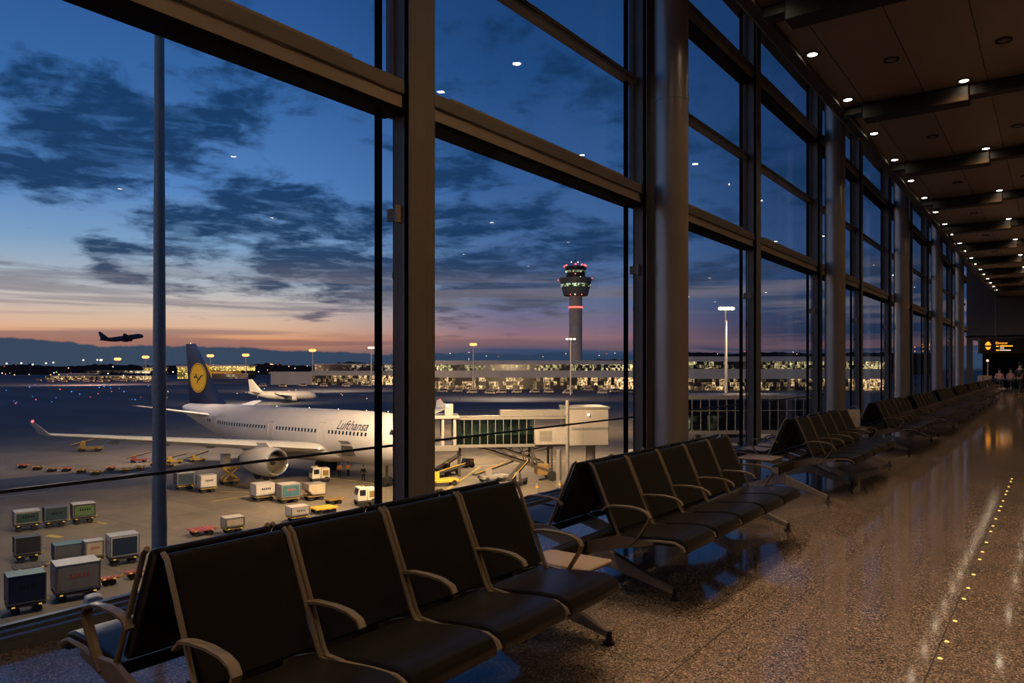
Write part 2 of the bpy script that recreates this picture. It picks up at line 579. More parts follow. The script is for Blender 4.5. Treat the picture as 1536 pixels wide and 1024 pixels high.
# ------------------------------------------------------------------ setting: hall
YA, YB = -9.0, 58.0
GX = -4.75
struct(MB().box((-4.85, YA, -0.35), (12, YB, 0)).build('floor', M['floor']))
struct(MB().box((-3.05, YA, 6.15), (12, YB, 6.3)).build('ceiling', M['ceiling']))
struct(MB().box((-4.9, YA, 8.2), (-3.0, YB, 8.35)).build('ceiling.001', M['fascia']))
tr = MB().box((-3.2, YA, 6.08), (-3.04, YB, 8.2))
tr.box((-3.3, YA, 6.2), (-3.2, YB, 6.32))
struct(tr.build('trim_1', M['fascia'], bevel=0.01))
struct(MB().box((12, YA, 0), (12.2, YB, 6.3)).build('wall_right', M['wall']))
struct(MB().box((-4.85, YA - 0.2, 0), (12, YA, 8.2)).build('wall_back', M['wall']))
wl = MB().box((-4.85, YB, 3.3), (12, YB + 0.2, 8.2)).box((-4.85, YB, 0), (-4.5, YB + 0.2, 3.3)).box((7, YB, 0), (12, YB + 0.2, 3.3))
struct(wl.build('wall_far', M['wall']))
struct(MB().box((-4.9, YB + 14, 0), (12, YB + 14.2, 3.6)).build('wall_far_recess', M['black']))
struct(MB().box((-4.9, YB, -0.35), (12, YB + 14, 0)).build('floor.001', M['floor']))
struct(MB().box((-4.9, YB, 3.5), (12, YB + 14, 3.6)).build('ceiling.002', M['fascia']))
struct(MB().box((-4.95, YA, APR), (-4.86, YB + 14, -0.0)).build('wall_facade', M['wall']))

# windows: one per bay, each with its mullion
def DM(k):
    return 4.65 + 4.6 * (k - 1)

for k in range(-1, 12):
    y0 = DM(k)
    y1 = DM(k + 1)
    yg = y0 - 0.12
    w = empty('window_%d' % (k + 2), (GX, y0, 0), kind='structure')
    def B():
        return MB()
    off = Vector((-GX, -y0, 0))
    T = Matrix.Translation(off)
    for (z0, z1) in ((0.1, 0.845), (0.86, 3.78), (4.0, 5.45), (5.53, 6.9), (7.1, 8.2)):
        MB().quad((GX, yg, z0), (GX, yg + 4.6, z0), (GX, yg + 4.6, z1), (GX, yg, z1)).xf(T).build('pane', M['glass'], w)
    # wide transoms with underside shade put into a black soffit sheet
    for zt in (3.77, 6.88):
        MB().box((-4.74, y0 + 0.36, zt + 0.012), (-4.56, y1 - 0.02, zt + 0.24)).xf(T).build('transom', M['alu_light'], w, bevel=0.006)
        MB().box((-4.60, y0 + 0.36, zt + 0.13), (-4.53, y1 - 0.02, zt + 0.25)).xf(T).build('transom_lip', M['alu'], w, bevel=0.006)
        MB().box((-4.80, y0 + 0.3, zt - 0.03), (-4.555, y1 - 0.0, zt + 0.012)).xf(T).build('shaded_soffit', M['black'], w)
        MB().box((-4.78, yg, zt - 0.02), (-4.74, yg + 4.6, zt + 0.25)).xf(T).build('glazing_bead', M['dark_metal'], w)
        MB().box((-4.70, y0 + 0.6, zt + 0.25), (-4.54, y1 - 0.6, zt + 0.275)).xf(T).build('light_shelf', M['alu_light'], w, bevel=0.004)
    # slim middle transom
    MB().box((-4.80, yg, 5.44), (-4.66, yg + 4.6, 5.475)).box((-4.80, yg, 5.505), (-4.66, yg + 4.6, 5.54)).box((-4.78, yg, 5.47), (-4.70, yg + 4.6, 5.51)).xf(T).build('transom', M['alu'], w)
    MB().box((-4.765, yg, 0.843), (-4.745, yg + 4.6, 0.862)).xf(T).build('glazing_bead', M['dark_metal'], w)
    # mullion box, its fin, glazing bar, bracket
    MB().box((-4.68, y0, 0), (-4.5, y0 + 0.23, 8.2)).box((-4.68, y0 + 0.23, 0), (-4.535, y0 + 0.375, 8.2)).box((-4.56, y0 - 0.0, 0), (-4.495, y0 + 0.02, 8.2)).xf(T).build('mullion', M['alu'], w, bevel=0.006)
    MB().box((-4.76, y0 - 0.02, 3.95), (-4.68, y0 + 0.14, 8.2)).xf(T).build('mullion_fin', M['alu'], w)
    MB().box((-4.775, yg - 0.022, 0.08), (-4.725, yg + 0.022, 8.2)).xf(T).build('glazing_bar', M['black'], w)
    MB().tube([(-4.70, y0 + 0.02, 0.1), (-4.70, y0 + 0.02, 3.77)], 0.011, 6).ball((-4.69, y0 + 0.02, 2.35), 0.024, 8, 6, sz=2.2).xf(T).build('glazing_rod', M['dark_metal'], w)
    MB().box((-4.74, y0 - 0.03, 2.82), (-4.60, y0 - 0.005, 2.93)).box((-4.625, y0 - 0.05, 2.80), (-4.595, y0, 2.95)).xf(T).build('bracket', M['alu_light'], w, bevel=0.004)
    # ridged sill
    si = MB().box((-4.84, y0, 0.0), (-4.60, y1, 0.05))
    for q in range(3):
        si.box((-4.80 + q * 0.07, y0, 0.05), (-4.755 + q * 0.07, y1, 0.10 - 0.014 * q))
    si.xf(T).build('sill', M['sill'], w)

for k in range(0, 12, 2):
    yc = DM(k) + 0.14
    cb = MB().lathe([(0.225, 0.0), (0.225, 8.2)], 40, (-4.2, yc, 0), False)
    cb.lathe([(0.229, 2.55), (0.229, 2.56)], 40, (-4.2, yc, 0), False)
    for zz in (0.0, 5.12):
        cb.lathe([(0.225, zz), (0.233, zz), (0.233, zz + 0.05), (0.225, zz + 0.05)], 40, (-4.2, yc, 0), False)
    struct(cb.build('column', M['column'], smooth=True))

for k in range(-1, 12):
    yc = DM(k) + 0.45
    b = MB().box((-2.75, yc - 0.17, 5.88), (-1.15, yc + 0.17, 6.15)).box((-1.15, yc - 0.13, 5.96), (11.9, yc + 0.13, 6.15))
    b.box((-3.04, yc - 0.12, 6.0), (-2.75, yc + 0.12, 6.15))
    struct(b.build('ceiling_beam', M['beam'], bevel=0.015))

# recessed lights
def make_light(name, lit):
    t = empty(name)
    MB().lathe([(0.072, 0.006), (0.075, -0.010), (0.11, -0.012), (0.115, 0.02)], 20, (0, 0, 0), False).build('trim_ring', M['dark_metal'] if lit else M['beam'], t, smooth=True)
    MB().lathe([(0.0008, -0.016), (0.04, -0.014), (0.062, -0.008), (0.066, 0.012)], 20, (0, 0, 0), False).build('lens', M['lamp'] if lit else M['lamp_off'], t, smooth=True)
    return t

LP = make_light('ceiling_downlight', True)
LO = make_light('unlit_downlight', False)
LP.location = (0, 0, -50)
first = [True, True]
def place_light(p, lit, label, group):
    src = LP if lit else LO
    i = 0 if lit else 1
    if first[i]:
        first[i] = False
        o = src
    else:
        o = copy_tree(src)
    o.location = p
    return tag(o, label, 'light', group)

def spot(p, power, col=(1.0, 0.72, 0.46), ang=150, blend=0.9, r=0.06, tilt=0.0):
    ld = bpy.data.lights.new('downlight_beam', 'SPOT')
    ld.energy = power
    ld.color = col
    ld.spot_size = R(ang)
    ld.spot_blend = blend
    ld.shadow_soft_size = r
    o = bpy.data.objects.new('downlight_beam', ld)
    COL.objects.link(o)
    o.location = p
    o.rotation_euler = (0, -R(tilt), 0)
    o.visible_glossy = False
    return o

ZL = 6.145
for k in range(-1, 12):
    for j in range(2):
        y = DM(k) + 0.15 - 0.25 + 2.3 * j + (0.0 if j else 0.0)
        place_light((-2.9, y, ZL), True, 'small lit downlight in the row along the window side edge of the ceiling', 'downlights along the window side')
        spot((-2.9, y, ZL - 0.10), 430 if k <= 1 else (235 if k == 2 else 145), ang=96, blend=0.8, tilt=36)
        if k >= 1:
            place_light((-2.0, y + 0.9, ZL), False, 'small unlit round fitting in the ceiling panels between the ribs', 'unlit ceiling fittings')
            place_light((-0.6, y + 1.1, ZL), False, 'small unlit round fitting in the ceiling panels between the ribs', 'unlit ceiling fittings')
    y = DM(k) + 0.45 - 0.36
    place_light((-1.2, y, ZL), True, 'bright lit downlight beside a dark ceiling rib over the aisle', 'downlights beside the ceiling ribs')
    pw = 200 if k <= 1 else (120 if k == 2 else 80)
    spot((-1.2, y, ZL - 0.10), pw * 1.15, ang=78, blend=0.6, tilt=19)
    spot((-1.2, y, ZL - 0.10), pw * 0.8, col=(1.0, 0.62, 0.30), ang=165)
    for xx in (5.0, 10.0):
        place_light((xx, y + 0.2, ZL), True, 'lit downlight over the far side of the hall, seen mirrored in the window glass', 'downlights mirrored in the glass')
        if xx < 6:
            spot((xx, y, ZL - 0.10), 150)

# glowing dots put on the floor in place of mirrored ceiling lights
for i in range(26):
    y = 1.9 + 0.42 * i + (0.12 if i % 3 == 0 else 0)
    o = MB().lathe([(0.0005, 0.004), (0.008, 0.004), (0.013, 0.0)], 12).build('floor_glint', M['glint'], loc=(-0.50, y, 0.0005))
    tag(o, 'tiny amber light stud standing in for a ceiling light mirrored in the floor along the aisle', 'floor reflection', 'amber floor reflection dots')

# ------------------------------------------------------------------ benches
CX = -2.55
def make_bench(n, pitch, lead, tail, leg_us, table_end, label):
    """local frame: +Y along the bench from the first seat, +X toward the aisle"""
    t = empty('airport_bench', label=label, cat='bench', group=None)
    Ln = n * pitch
    MB().box((-0.045, -lead, 0.29), (0.045, Ln + tail, 0.39)).build('beam', M['bbeam'], t, bevel=0.008)
    MB().box((-0.035, -lead - 0.012, 0.30), (0.035, -lead, 0.38)).box((-0.035, Ln + tail, 0.30), (0.035, Ln + tail + 0.012, 0.38)).build('beam_cap', M['leg'], t)
    seatp = [(0.235, 0.405), (0.36, 0.400), (0.55, 0.418), (0.66, 0.425), (0.705, 0.408), (0.722, 0.385), (0.742, 0.395), (0.740, 0.435), (0.715, 0.466), (0.66, 0.480), (0.55, 0.476), (0.40, 0.458), (0.30, 0.448), (0.245, 0.452)]
    backp = [(0.262, 0.475), (0.222, 0.56), (0.162, 0.70), (0.100, 0.83), (0.075, 0.888), (0.058, 0.902), (0.036, 0.896), (0.036, 0.87), (0.075, 0.77), (0.130, 0.64), (0.185, 0.52), (0.222, 0.462)]
    for sg in (1, -1):
        for i in range(n):
            a = i * pitch + 0.022
            b = (i + 1) * pitch - 0.022
            sp = [(p * sg, q) for p, q in seatp]
            bp = [(p * sg, q) for p, q in backp]
            MB().prism(sp, a, b, 1).build('seat', M['leather'], t, bevel=0.016, seg=3)
            MB().prism(bp, a, b, 1).build('backrest', M['leather'], t, bevel=0.014, seg=3)
        for i in range(n + 1):
            u = i * pitch
            ds = [0] if i in (0, n) else [-0.013, 0.013]
            fr = MB()
            for d in ds:
                uu = u + d + (0.008 if i == 0 else (-0.008 if i == n else 0))
                pts = [(0.052, 0.905), (0.078, 0.885), (0.165, 0.69), (0.225, 0.555), (0.262, 0.47), (0.285, 0.44), (0.34, 0.43), (0.55, 0.448), (0.66, 0.452), (0.715, 0.43), (0.728, 0.405)]
                fr.tube([(p * sg, uu, q) for p, q in pts], 0.0105, 8, cap=True, up=(0, 1, 0))
            # rib from the seat down to the beam
            fr.prism([(0.03 * sg, 0.30), (0.03 * sg, 0.38), (0.27 * sg, 0.455), (0.52 * sg, 0.44), (0.52 * sg, 0.425), (0.25 * sg, 0.36)], u - 0.012, u + 0.012, 1)
            fr.build('side_frame', M['frame'], t, smooth=True)
            # armrest
            end = i in (0, n)
            ap = [(0.155, 0.60), (0.19, 0.632), (0.25, 0.643), (0.35, 0.646), (0.43, 0.638), (0.480, 0.618), (0.497, 0.592)]
            ar = MB()
            wid = 0.019 if end else 0.0165
            ar.tube([(p * sg, u, q) for p, q in ap], [wid * 0.8] + [wid] * (len(ap) - 2) + [wid * 0.8], 8, 0.42, up=(0, 1, 0)) if False else None
            rs = []
            P = [Vector((p * sg, u, q)) for p, q in ap]
            if end:
                P += [Vector((p * sg, u, q)) for p, q in ((0.482, 0.555), (0.42, 0.46), (0.36, 0.40))]
            for j, p in enumerate(P):
                d = (P[min(j + 1, len(P) - 1)] - P[max(j - 1, 0)]).normalized()
                nrm = d.cross(Vector((0, 1, 0)))
                hw = wid
                hh = 0.0085
                rs.append([p + Vector((0, a_ * hw, 0)) + nrm * b_ * hh for a_, b_ in ((-1, -0.6), (-0.6, -1), (0.6, -1), (1, -0.6), (1, 0.6), (0.6, 1), (-0.6, 1), (-1, 0.6))])
            ar.rings(rs)
            ar.build('armrest', M['frame'], t, smooth=True)
    for u in leg_us:
        lg = MB().box((-0.06, u - 0.035, 0.16), (0.06, u + 0.035, 0.30))
        for sg in (1, -1):
            lg.bar((0.02 * sg, u, 0.215), (0.53 * sg, u, 0.055), 0.055, 0.115, up=(0, 0, 1), w2=0.034, h2=0.035)
        lgo = lg.build('leg', M['leg'], t, bevel=0.006)
        ft = MB()
        for sg in (1, -1):
            ft.lathe([(0.017, 0.075), (0.017, 0.018), (0.034, 0.014), (0.036, 0.0)], 14, (0.53 * sg, u, 0))
        ft.build('foot', M['rubber'], lgo, smooth=True)
    for (u0, u1, sg, mm) in table_end:
        MB().box((0.07 * sg if sg > 0 else -0.50, u0, 0.425), (0.50 if sg > 0 else -0.07, u1, 0.45)).build('table_top', mm, t, bevel=0.01)
        MB().bar((0, (u0 + u1) / 2, 0.37), (0.3 * sg, (u0 + u1) / 2, 0.42), 0.06, 0.03).build('table_bracket', M['leg'], t)
    return t

b1 = make_bench(4, 0.52, 0.15, 0.48, (0.55, 2.32), [(2.12, 2.42, 1, M['table'])], 'large four seat black leather bench with a small brown end table')
b1.location = (CX, 1.36, 0)
b2 = make_bench(5, 0.51, 0.36, 0.5, (0.3, 2.9), [], 'five seat black bench beside the first round column, behind the four seat bench')
b2.location = (CX - 0.03, 4.33, 0)
b3 = make_bench(5, 0.54, 0.62, 0.95, (-0.4, 0.8, 3.45), [(-0.52, -0.06, -1, M['table']), (2.75, 3.15, 1, M['dark_metal'])], 'five seat black bench with pale side table and newspapers, third from the camera')
b3.location = (CX - 0.10, 9.45, 0)
spots = [(14.7, 'black bench with a paper bag standing by its near end, fourth along the windows'),
         (19.0, 'black bench in front of the third round column, fifth along the windows'),
         (23.4, 'black bench sixth along the windows, small in the distance'),
         (27.85, 'black bench seventh along the windows, just behind the sixth'),
         (32.4, 'dark bench eighth along the windows, before the last two benches'),
         (37.0, 'dark bench ninth along the windows, next to last toward the sign'),
         (42.0, 'dark bench at the end of the row under the hanging sign')]
b4 = make_bench(6, 0.54, 0.55, 0.45, (0.35, 3.3), [(-0.5, -0.06, -1, M['table'])], '')
for i, (y, lb) in enumerate(spots):
    o = b4 if i == 0 else copy_tree(b4)
    o.location = (CX - 0.13 - 0.012 * i, y, 0)
    tag(o, lb, 'bench')

# things left on the benches
bag = empty('paper_bag', (CX - 0.13 - 0.26, 14.42, 0.451), 0.2, 'tan paper bag standing on the end table of the fourth bench', 'bag')
rs = []
for z, a, b_ in ((0, 0.10, 0.08), (0.16, 0.105, 0.08), (0.33, 0.10, 0.05)):
    rs.append([(-a, -b_, z), (a, -b_, z), (a, b_, z), (-a, b_, z)])
MB().rings(rs).build('bag_body', M['paper'], bag, bevel=0.006)
MB().tube([(-0.05, 0, 0.32), (-0.04, 0, 0.38), (0, 0, 0.40), (0.04, 0, 0.38), (0.05, 0, 0.32)], 0.006, 6).build('handle', M['paper'], bag)
for i in range(3):
    m, nt = new_mat('newsprint')
    out = N(nt, 'ShaderNodeOutputMaterial')
    b = N(nt, 'ShaderNodeBsdfPrincipled')
    wv = N(nt, 'ShaderNodeTexWave')
    wv.inputs['Scale'].default_value = 22 + 5 * i
    wv.inputs['Distortion'].default_value = 6
    wv.inputs['Detail'].default_value = 4
    rp = N(nt, 'ShaderNodeValToRGB')
    rp.color_ramp.elements[0].color = (0.03, 0.03, 0.09, 1)
    rp.color_ramp.elements[1].color = (0.5, 0.47, 0.5, 1)
    tc = N(nt, 'ShaderNodeTexCoord')
    L(nt, tc.outputs['Object'], wv.inputs['Vector'])
    L(nt, wv.outputs['Fac'], rp.inputs[0])
    L(nt, rp.outputs[0], b.inputs['Base Color'])
    L(nt, b.outputs[0], out.inputs[0])
    y = 9.45 + 0.27 + 0.54 * i
    nb = MB()
    for s_ in (-1, 1):
        nb.add([(-0.15, s_ * 0.004, 0.02), (-0.15, s_ * 0.19, 0.006), (0.15, s_ * 0.19, 0.006), (0.15, s_ * 0.004, 0.02), (-0.15, s_ * 0.004, 0.0), (-0.15, s_ * 0.19, 0.0), (0.15, s_ * 0.19, 0.0), (0.15, s_ * 0.004, 0.0)],
               [(0, 1, 2, 3), (4, 7, 6, 5), (0, 4, 5, 1), (1, 5, 6, 2), (2, 6, 7, 3), (3, 7, 4, 0)])
    o = nb.build('newspaper', m, loc=(CX - 0.10 - 0.50, y, 0.481))
    o.rotation_euler = (0, 0.05, 0.2 * i)
    tag(o, ['opened newspaper on the first window-facing seat of the third bench', 'opened newspaper on the second window-facing seat of the third bench', 'opened newspaper on the third window-facing seat of the third bench'][i], 'newspaper')

# ------------------------------------------------------------------ people
def skin_mesh(name, verts, edges, radii, m, parent, sub=1):
    me = bpy.data.meshes.new(name)
    me.from_pydata(verts, edges, [])
    me.materials.append(m)
    o = bpy.data.objects.new(name, me)
    COL.objects.link(o)
    o.parent = parent
    sk = o.modifiers.new('skin', 'SKIN')
    sk.use_smooth_shade = True
    for i, r in enumerate(radii):
        me.skin_vertices[0].data[i].radius = (r, r)
        me.skin_vertices[0].data[i].use_root = (i == 0)
    if sub:
        s = o.modifiers.new('subdiv', 'SUBSURF')
        s.levels = sub
        s.render_levels = sub
    return o

def person(loc, rz, label, top, legs, pose='stand', scale=1.0, hair=None):
    t = empty('person', loc, rz, label, 'person')
    t.scale = (scale, scale, scale)
    if pose == 'sit':
        hip = 0.50
        knees = [(0.09, -0.42, 0.50), (-0.09, -0.42, 0.50)]
        feet = [(0.10, -0.42, 0.09), (-0.10, -0.42, 0.09)]
        toes = [(0.11, -0.56, 0.05), (-0.11, -0.56, 0.05)]
    elif pose == 'walk':
        hip = 0.92
        knees = [(0.09, -0.14, 0.50), (-0.09, 0.02, 0.49)]
        feet = [(0.09, -0.24, 0.09), (-0.09, 0.26, 0.12)]
        toes = [(0.10, -0.37, 0.05), (-0.10, 0.15, 0.04)]
    else:
        hip = 0.93
        knees = [(0.10, -0.02, 0.50), (-0.10, -0.02, 0.50)]
        feet = [(0.11, 0.02, 0.09), (-0.11, 0.02, 0.09)]
        toes = [(0.13, -0.13, 0.05), (-0.13, -0.13, 0.05)]
    sh = hip + 0.50
    elb = [(0.25, 0.03, sh - 0.27), (-0.25, 0.03, sh - 0.27)]
    hand = [(0.24, -0.12, sh - 0.48), (-0.24, -0.12, sh - 0.48)]
    if pose == 'reach':
        elb[0] = (0.27, -0.16, sh - 0.12)
        hand[0] = (0.22, -0.42, sh + 0.0)
    if pose == 'sit':
        hand = [(0.14, -0.28, hip + 0.17), (-0.14, -0.28, hip + 0.17)]
    V = [(0, 0, hip), (0, 0.0, hip + 0.2), (0, 0.01, sh - 0.06), (0, 0.0, sh + 0.06), (0, -0.02, sh + 0.14), (0, -0.035, sh + 0.25), (0, -0.03, sh + 0.33)]
    E = [(i, i + 1) for i in range(6)]
    Rr = [0.13, 0.125, 0.13, 0.055, 0.07, 0.092, 0.06]
    for s in (0, 1):
        sx = 1 if s == 0 else -1
        b0 = len(V)
        V += [(0.17 * sx, 0, sh - 0.04), elb[s], hand[s]]
        Rr += [0.055, 0.042, 0.032]
        E += [(2, b0), (b0, b0 + 1), (b0 + 1, b0 + 2)]
        # hand: palm and five fingers
        hx, hy, hz = hand[s]
        dv = (Vector(hand[s]) - Vector(elb[s])).normalized()
        side = Vector((1, 0, 0)) if abs(dv.x) < 0.8 else Vector((0, 1, 0))
        palm = Vector(hand[s]) + dv * 0.07
        V.append(tuple(palm))
        Rr.append(0.03)
        E.append((b0 + 2, b0 + 3))
        for f in range(4):
            ln = (0.06, 0.075, 0.07, 0.052)[f]
            base = palm + side * (f - 1.5) * 0.018 + dv * 0.02
            V += [tuple(base), tuple(base + dv * ln * 0.6 + Vector((0, -0.012, 0))), tuple(base + dv * ln + Vector((0, -0.03, 0)))]
            Rr += [0.009, 0.0085, 0.007]
            n = len(V)
            E += [(b0 + 3, n - 3), (n - 3, n - 2), (n - 2, n - 1)]
        V += [tuple(palm - side * 0.03 * sx), tuple(palm - side * 0.05 * sx + dv * 0.035)]
        Rr += [0.010, 0.008]
        n = len(V)
        E += [(b0 + 3, n - 2), (n - 2, n - 1)]
    for s in (0, 1):
        sx = 1 if s == 0 else -1
        b0 = len(V)
        V += [(0.09 * sx, 0, hip - 0.06), knees[s], feet[s], toes[s]]
        Rr += [0.085, 0.058, 0.042, 0.036]
        E += [(0, b0), (b0, b0 + 1), (b0 + 1, b0 + 2), (b0 + 2, b0 + 3)]
    skin_mesh('body', V, E, Rr, M['skin'], t)
    # clothing
    sv = [(0, 0, hip - 0.02), (0, 0, hip + 0.2), (0, 0.01, sh - 0.06), (0, 0.0, sh + 0.05)]
    se = [(0, 1), (1, 2), (2, 3)]
    srr = [0.15, 0.145, 0.155, 0.075]
    for s in (0, 1):
        sx = 1 if s == 0 else -1
        n = len(sv)
        sv += [(0.175 * sx, 0, sh - 0.04), elb[s], tuple(Vector(hand[s]) * 0.85 + Vector(elb[s]) * 0.15)]
        srr += [0.075, 0.056, 0.046]
        se += [(2, n), (n, n + 1), (n + 1, n + 2)]
    skin_mesh('jacket', sv, se, srr, top, t)
    lv = [(0, 0, hip + 0.03)]
    le = []
    lr = [0.14]
    for s in (0, 1):
        sx = 1 if s == 0 else -1
        n = len(lv)
        lv += [(0.09 * sx, 0, hip - 0.06), knees[s], feet[s]]
        lr += [0.10, 0.072, 0.062]
        le += [(0, n), (n, n + 1), (n + 1, n + 2)]
    skin_mesh('trousers', lv, le, lr, legs, t)
    hd = sh + 0.25
    MB().ball((0, -0.01, hd + 0.045), 0.108, 12, 8, sx=0.9, sy=1.0, sz=0.95).build('hair', hair or M['hair'], t, smooth=True)
    fc = MB().ball((0.032, -0.122, hd), 0.012, 6, 4).ball((-0.032, -0.122, hd), 0.012, 6, 4)
    fc.build('eye', M['dark_win'], t)
    MB().add([(0, -0.15, hd - 0.03), (0.015, -0.12, hd - 0.035), (-0.015, -0.12, hd - 0.035), (0, -0.12, hd + 0.01)], [(0, 1, 3), (0, 3, 2), (0, 2, 1), (1, 2, 3)]).build('nose', M['skin'], t)
    MB().box((-0.025, -0.126, hd - 0.062), (0.025, -0.116, hd - 0.054)).build('mouth', M['red_paint'], t)
    return t

def hallpt(x, y):
    p = G(x, y, 0.0)
    return (p.x, p.y, 0)

person(hallpt(1530, 592), 2.6, 'person in dark clothes walking at the end of the hall under the sign', M['cloth_dark'], M['cloth_dark'], 'walk', 1.0)
for (x, lb, m_) in ((1499, 'seated person in pale top at the far table beside the kiosk', M['cloth_pink']), (1516, 'seated person in pale top between the far table and the walking person', M['cloth_pink'])):
    p = hallpt(x, 582)
    person(p, 0.3, lb, m_, M['cloth_dark'], 'sit', 1.05)
    st = empty('stool', (p[0], p[1] + 0.02, 0), 0, ('dark stool under the seated person beside the kiosk' if x < 1505 else 'dark stool under the seated person next to the walking person'), 'stool')
    MB().lathe([(0.17, 0.22), (0.18, 0.23), (0.18, 0.26), (0.15, 0.27)], 16).build('seat', M['bbeam'], st)
    MB().lathe([(0.03, 0.02), (0.03, 0.22)], 10).build('post', M['leg'], st)
    MB().lathe([(0.18, 0.0), (0.18, 0.015), (0.05, 0.03)], 16).build('base', M['leg'], st)
p = hallpt(1508, 585)
tb = empty('cafe_table', (p[0], p[1] - 0.6, 0), PHI, 'long dark table at the end of the hall with people seated behind', 'table')
MB().box((-0.9, -0.35, 0.70), (0.9, 0.35, 0.74)).build('table_top', M['bbeam'], tb, bevel=0.01)
for sx in (-0.82, 0.82):
    for sy in (-0.28, 0.28):
        MB().box((sx - 0.025, sy - 0.025, 0), (sx + 0.025, sy + 0.025, 0.70)).build('leg', M['bbeam'], tb)
p = hallpt(1477, 584)
kb = empty('kiosk', (p[0], p[1], 0), PHI, 'pale kiosk cabinet with post lamp at the far end by the windows', 'kiosk')
MB().box((-0.34, -0.25, 0.06), (0.34, 0.25, 0.95)).build('cabinet_body', M['kiosk'], kb, bevel=0.02)
MB().box((-0.30, -0.22, 0), (0.30, 0.22, 0.06)).build('plinth', M['bbeam'], kb)
MB().box((-0.22, -0.27, 0.2), (0.22, -0.25, 0.85)).build('door_panel', M['paper'], kb)
MB().tube([(0.2, 0, 0.95), (0.2, 0, 1.9)], 0.04, 8).build('post', M['kiosk'], kb)
MB().ball((0.2, 0, 1.98), 0.09).build('lamp_globe', M['sign_white'], kb, smooth=True)

# hanging sign at the far end
Ds = 44.0
p0 = W(1470, 530, Ds)
p1 = W(1470, 505.5, Ds)
sg = empty('hanging_sign', (p0.x, p0.y, p0.z), PHI, 'black overhead direction sign with glowing orange symbols and lettering', 'sign')
Hs = p1.z - p0.z
Ws = 5.2
MB().box((0, 0, 0), (Ws, 0.2, Hs)).build('panel', M['sign'], sg, bevel=0.02)
u = Ds / F
for (xx) in (1.0, 4.2):
    MB().tube([(xx, 0.1, Hs), (xx, 0.1, 6.15 - p0.z)], 0.025, 8).build('hanger', M['dark_metal'], sg)
up = MB()
def sx_(x): return (x - 1470) * u
def sz_(y): return (530 - y) * u
cx, c_up, c_dn = sx_(1482), sz_(515.5), sz_(522)
up.add([(cx - 0.19, -0.012, c_up - 0.09), (cx + 0.19, -0.012, c_up - 0.09), (cx + 0.12, -0.012, c_up + 0.06), (cx, -0.012, c_up + 0.15), (cx - 0.12, -0.012, c_up + 0.06)], [(0, 1, 2, 3, 4)])
up.add([(cx - 0.17, -0.012, c_dn + 0.07), (cx - 0.1, -0.012, c_dn - 0.06), (cx, -0.012, c_dn - 0.10), (cx + 0.1, -0.012, c_dn - 0.06), (cx + 0.17, -0.012, c_dn + 0.07)], [(0, 1, 2, 3, 4)])
up.build('pictogram', M['sign_orange'], sg)
vs, fs = text_mesh('Elevator', 0.22)
MB().add([(x + sx_(1493), -0.012, y + sz_(516)) for x, y, z in vs], fs).build('lettering', M['sign_orange'], sg)
ln = MB()
for (xa, xb, yy) in ((1494, 1498, 519), (1500, 1519, 518.6), (1494, 1498, 525), ):
    ln.box((sx_(xa), -0.012, sz_(yy + 1)), (sx_(xb), -0.004, sz_(yy - 0.8)))
ln.build('direction_line', M['sign_orange'], sg)
ln = MB()
for (xa, xb, yy) in ((1500, 1506, 521.8), (1499, 1516, 525)):
    ln.box((sx_(xa), -0.012, sz_(yy + 0.8)), (sx_(xb), -0.004, sz_(yy - 0.8)))
ln.build('direction_line', M['sign_white'], sg)
# shop fronts glowing beyond the hall end
for i, (x, wd, h, m_) in enumerate(((1511, 0.5, 1.3, M['sign_teal']), (1522, 0.45, 1.3, M['sign_blue']), (1533, 0.5, 1.2, M['sign_teal']))):
    q = W(x, 548, 62.0)
    o = empty('shop_display', (q.x, q.y, 0), PHI, ['teal lit shop display beyond the seated people', 'violet blue lit shop display beyond the tables', 'teal lit shop display behind the walking person'][i], 'display')
    MB().box((-wd / 2, 0, 0), (wd / 2, 0.4, 2.3)).build('cabinet', M['sign'], o, bevel=0.02)
    MB().box((-wd / 2 + 0.08, -0.02, 0.9), (wd / 2 - 0.08, 0, 0.9 + h)).build('lit_panel', m_, o)

# ------------------------------------------------------------------ outside ground
struct(MB().quad((-2600, -1500, APR), (400, -1500, APR), (400, 2600, APR), (-2600, 2600, APR)).build('ground_apron', M['apron']))

def ground_quad(name, pts, m_, dz):
    o = MB().add([tuple(G(x, y) + Vector((0, 0, dz))) for x, y in pts], [tuple(range(len(pts)))]).build(name, m_)
    return struct(o)

ground_quad('ground_shadow_strip', [(-60, 739), (236, 707), (236, 698), (-60, 724)], M['strip'], 0.02)  # gasket band and its shadow laid on the apron as dark colour
def gline(x0, y0, x1, y1, w, m_):
    a, b = G(x0, y0), G(x1, y1)
    d = (b - a).normalized()
    n = Vector((-d.y, d.x, 0)) * w / 2
    up_ = Vector((0, 0, 0.025))
    struct(MB().quad(a - n + up_, b - n + up_, b + n + up_, a + n + up_).build('ground_marking', m_))
for a in ((330, 737, 480, 742, 0.3), (318, 752, 372, 744, 0.3), (130, 780, 160, 786, 0.25), (72, 803, 92, 806, 0.5), (400, 705, 640, 735, 0.25), (660, 742, 720, 700, 0.3)):
    gline(*a, M['yline'])
for a in ((0, 745, 70, 738, 0.25), (150, 720, 300, 690, 0.25), (700, 700, 860, 690, 0.3)):
    gline(*a, M['wline'])

# ------------------------------------------------------------------ airliner
def ring(a, r, zc, ry=1.0, n=32):
    return [(a, r * ry * math.sin(2 * PI * k / n), zc + r * math.cos(2 * PI * k / n)) for k in range(n)]

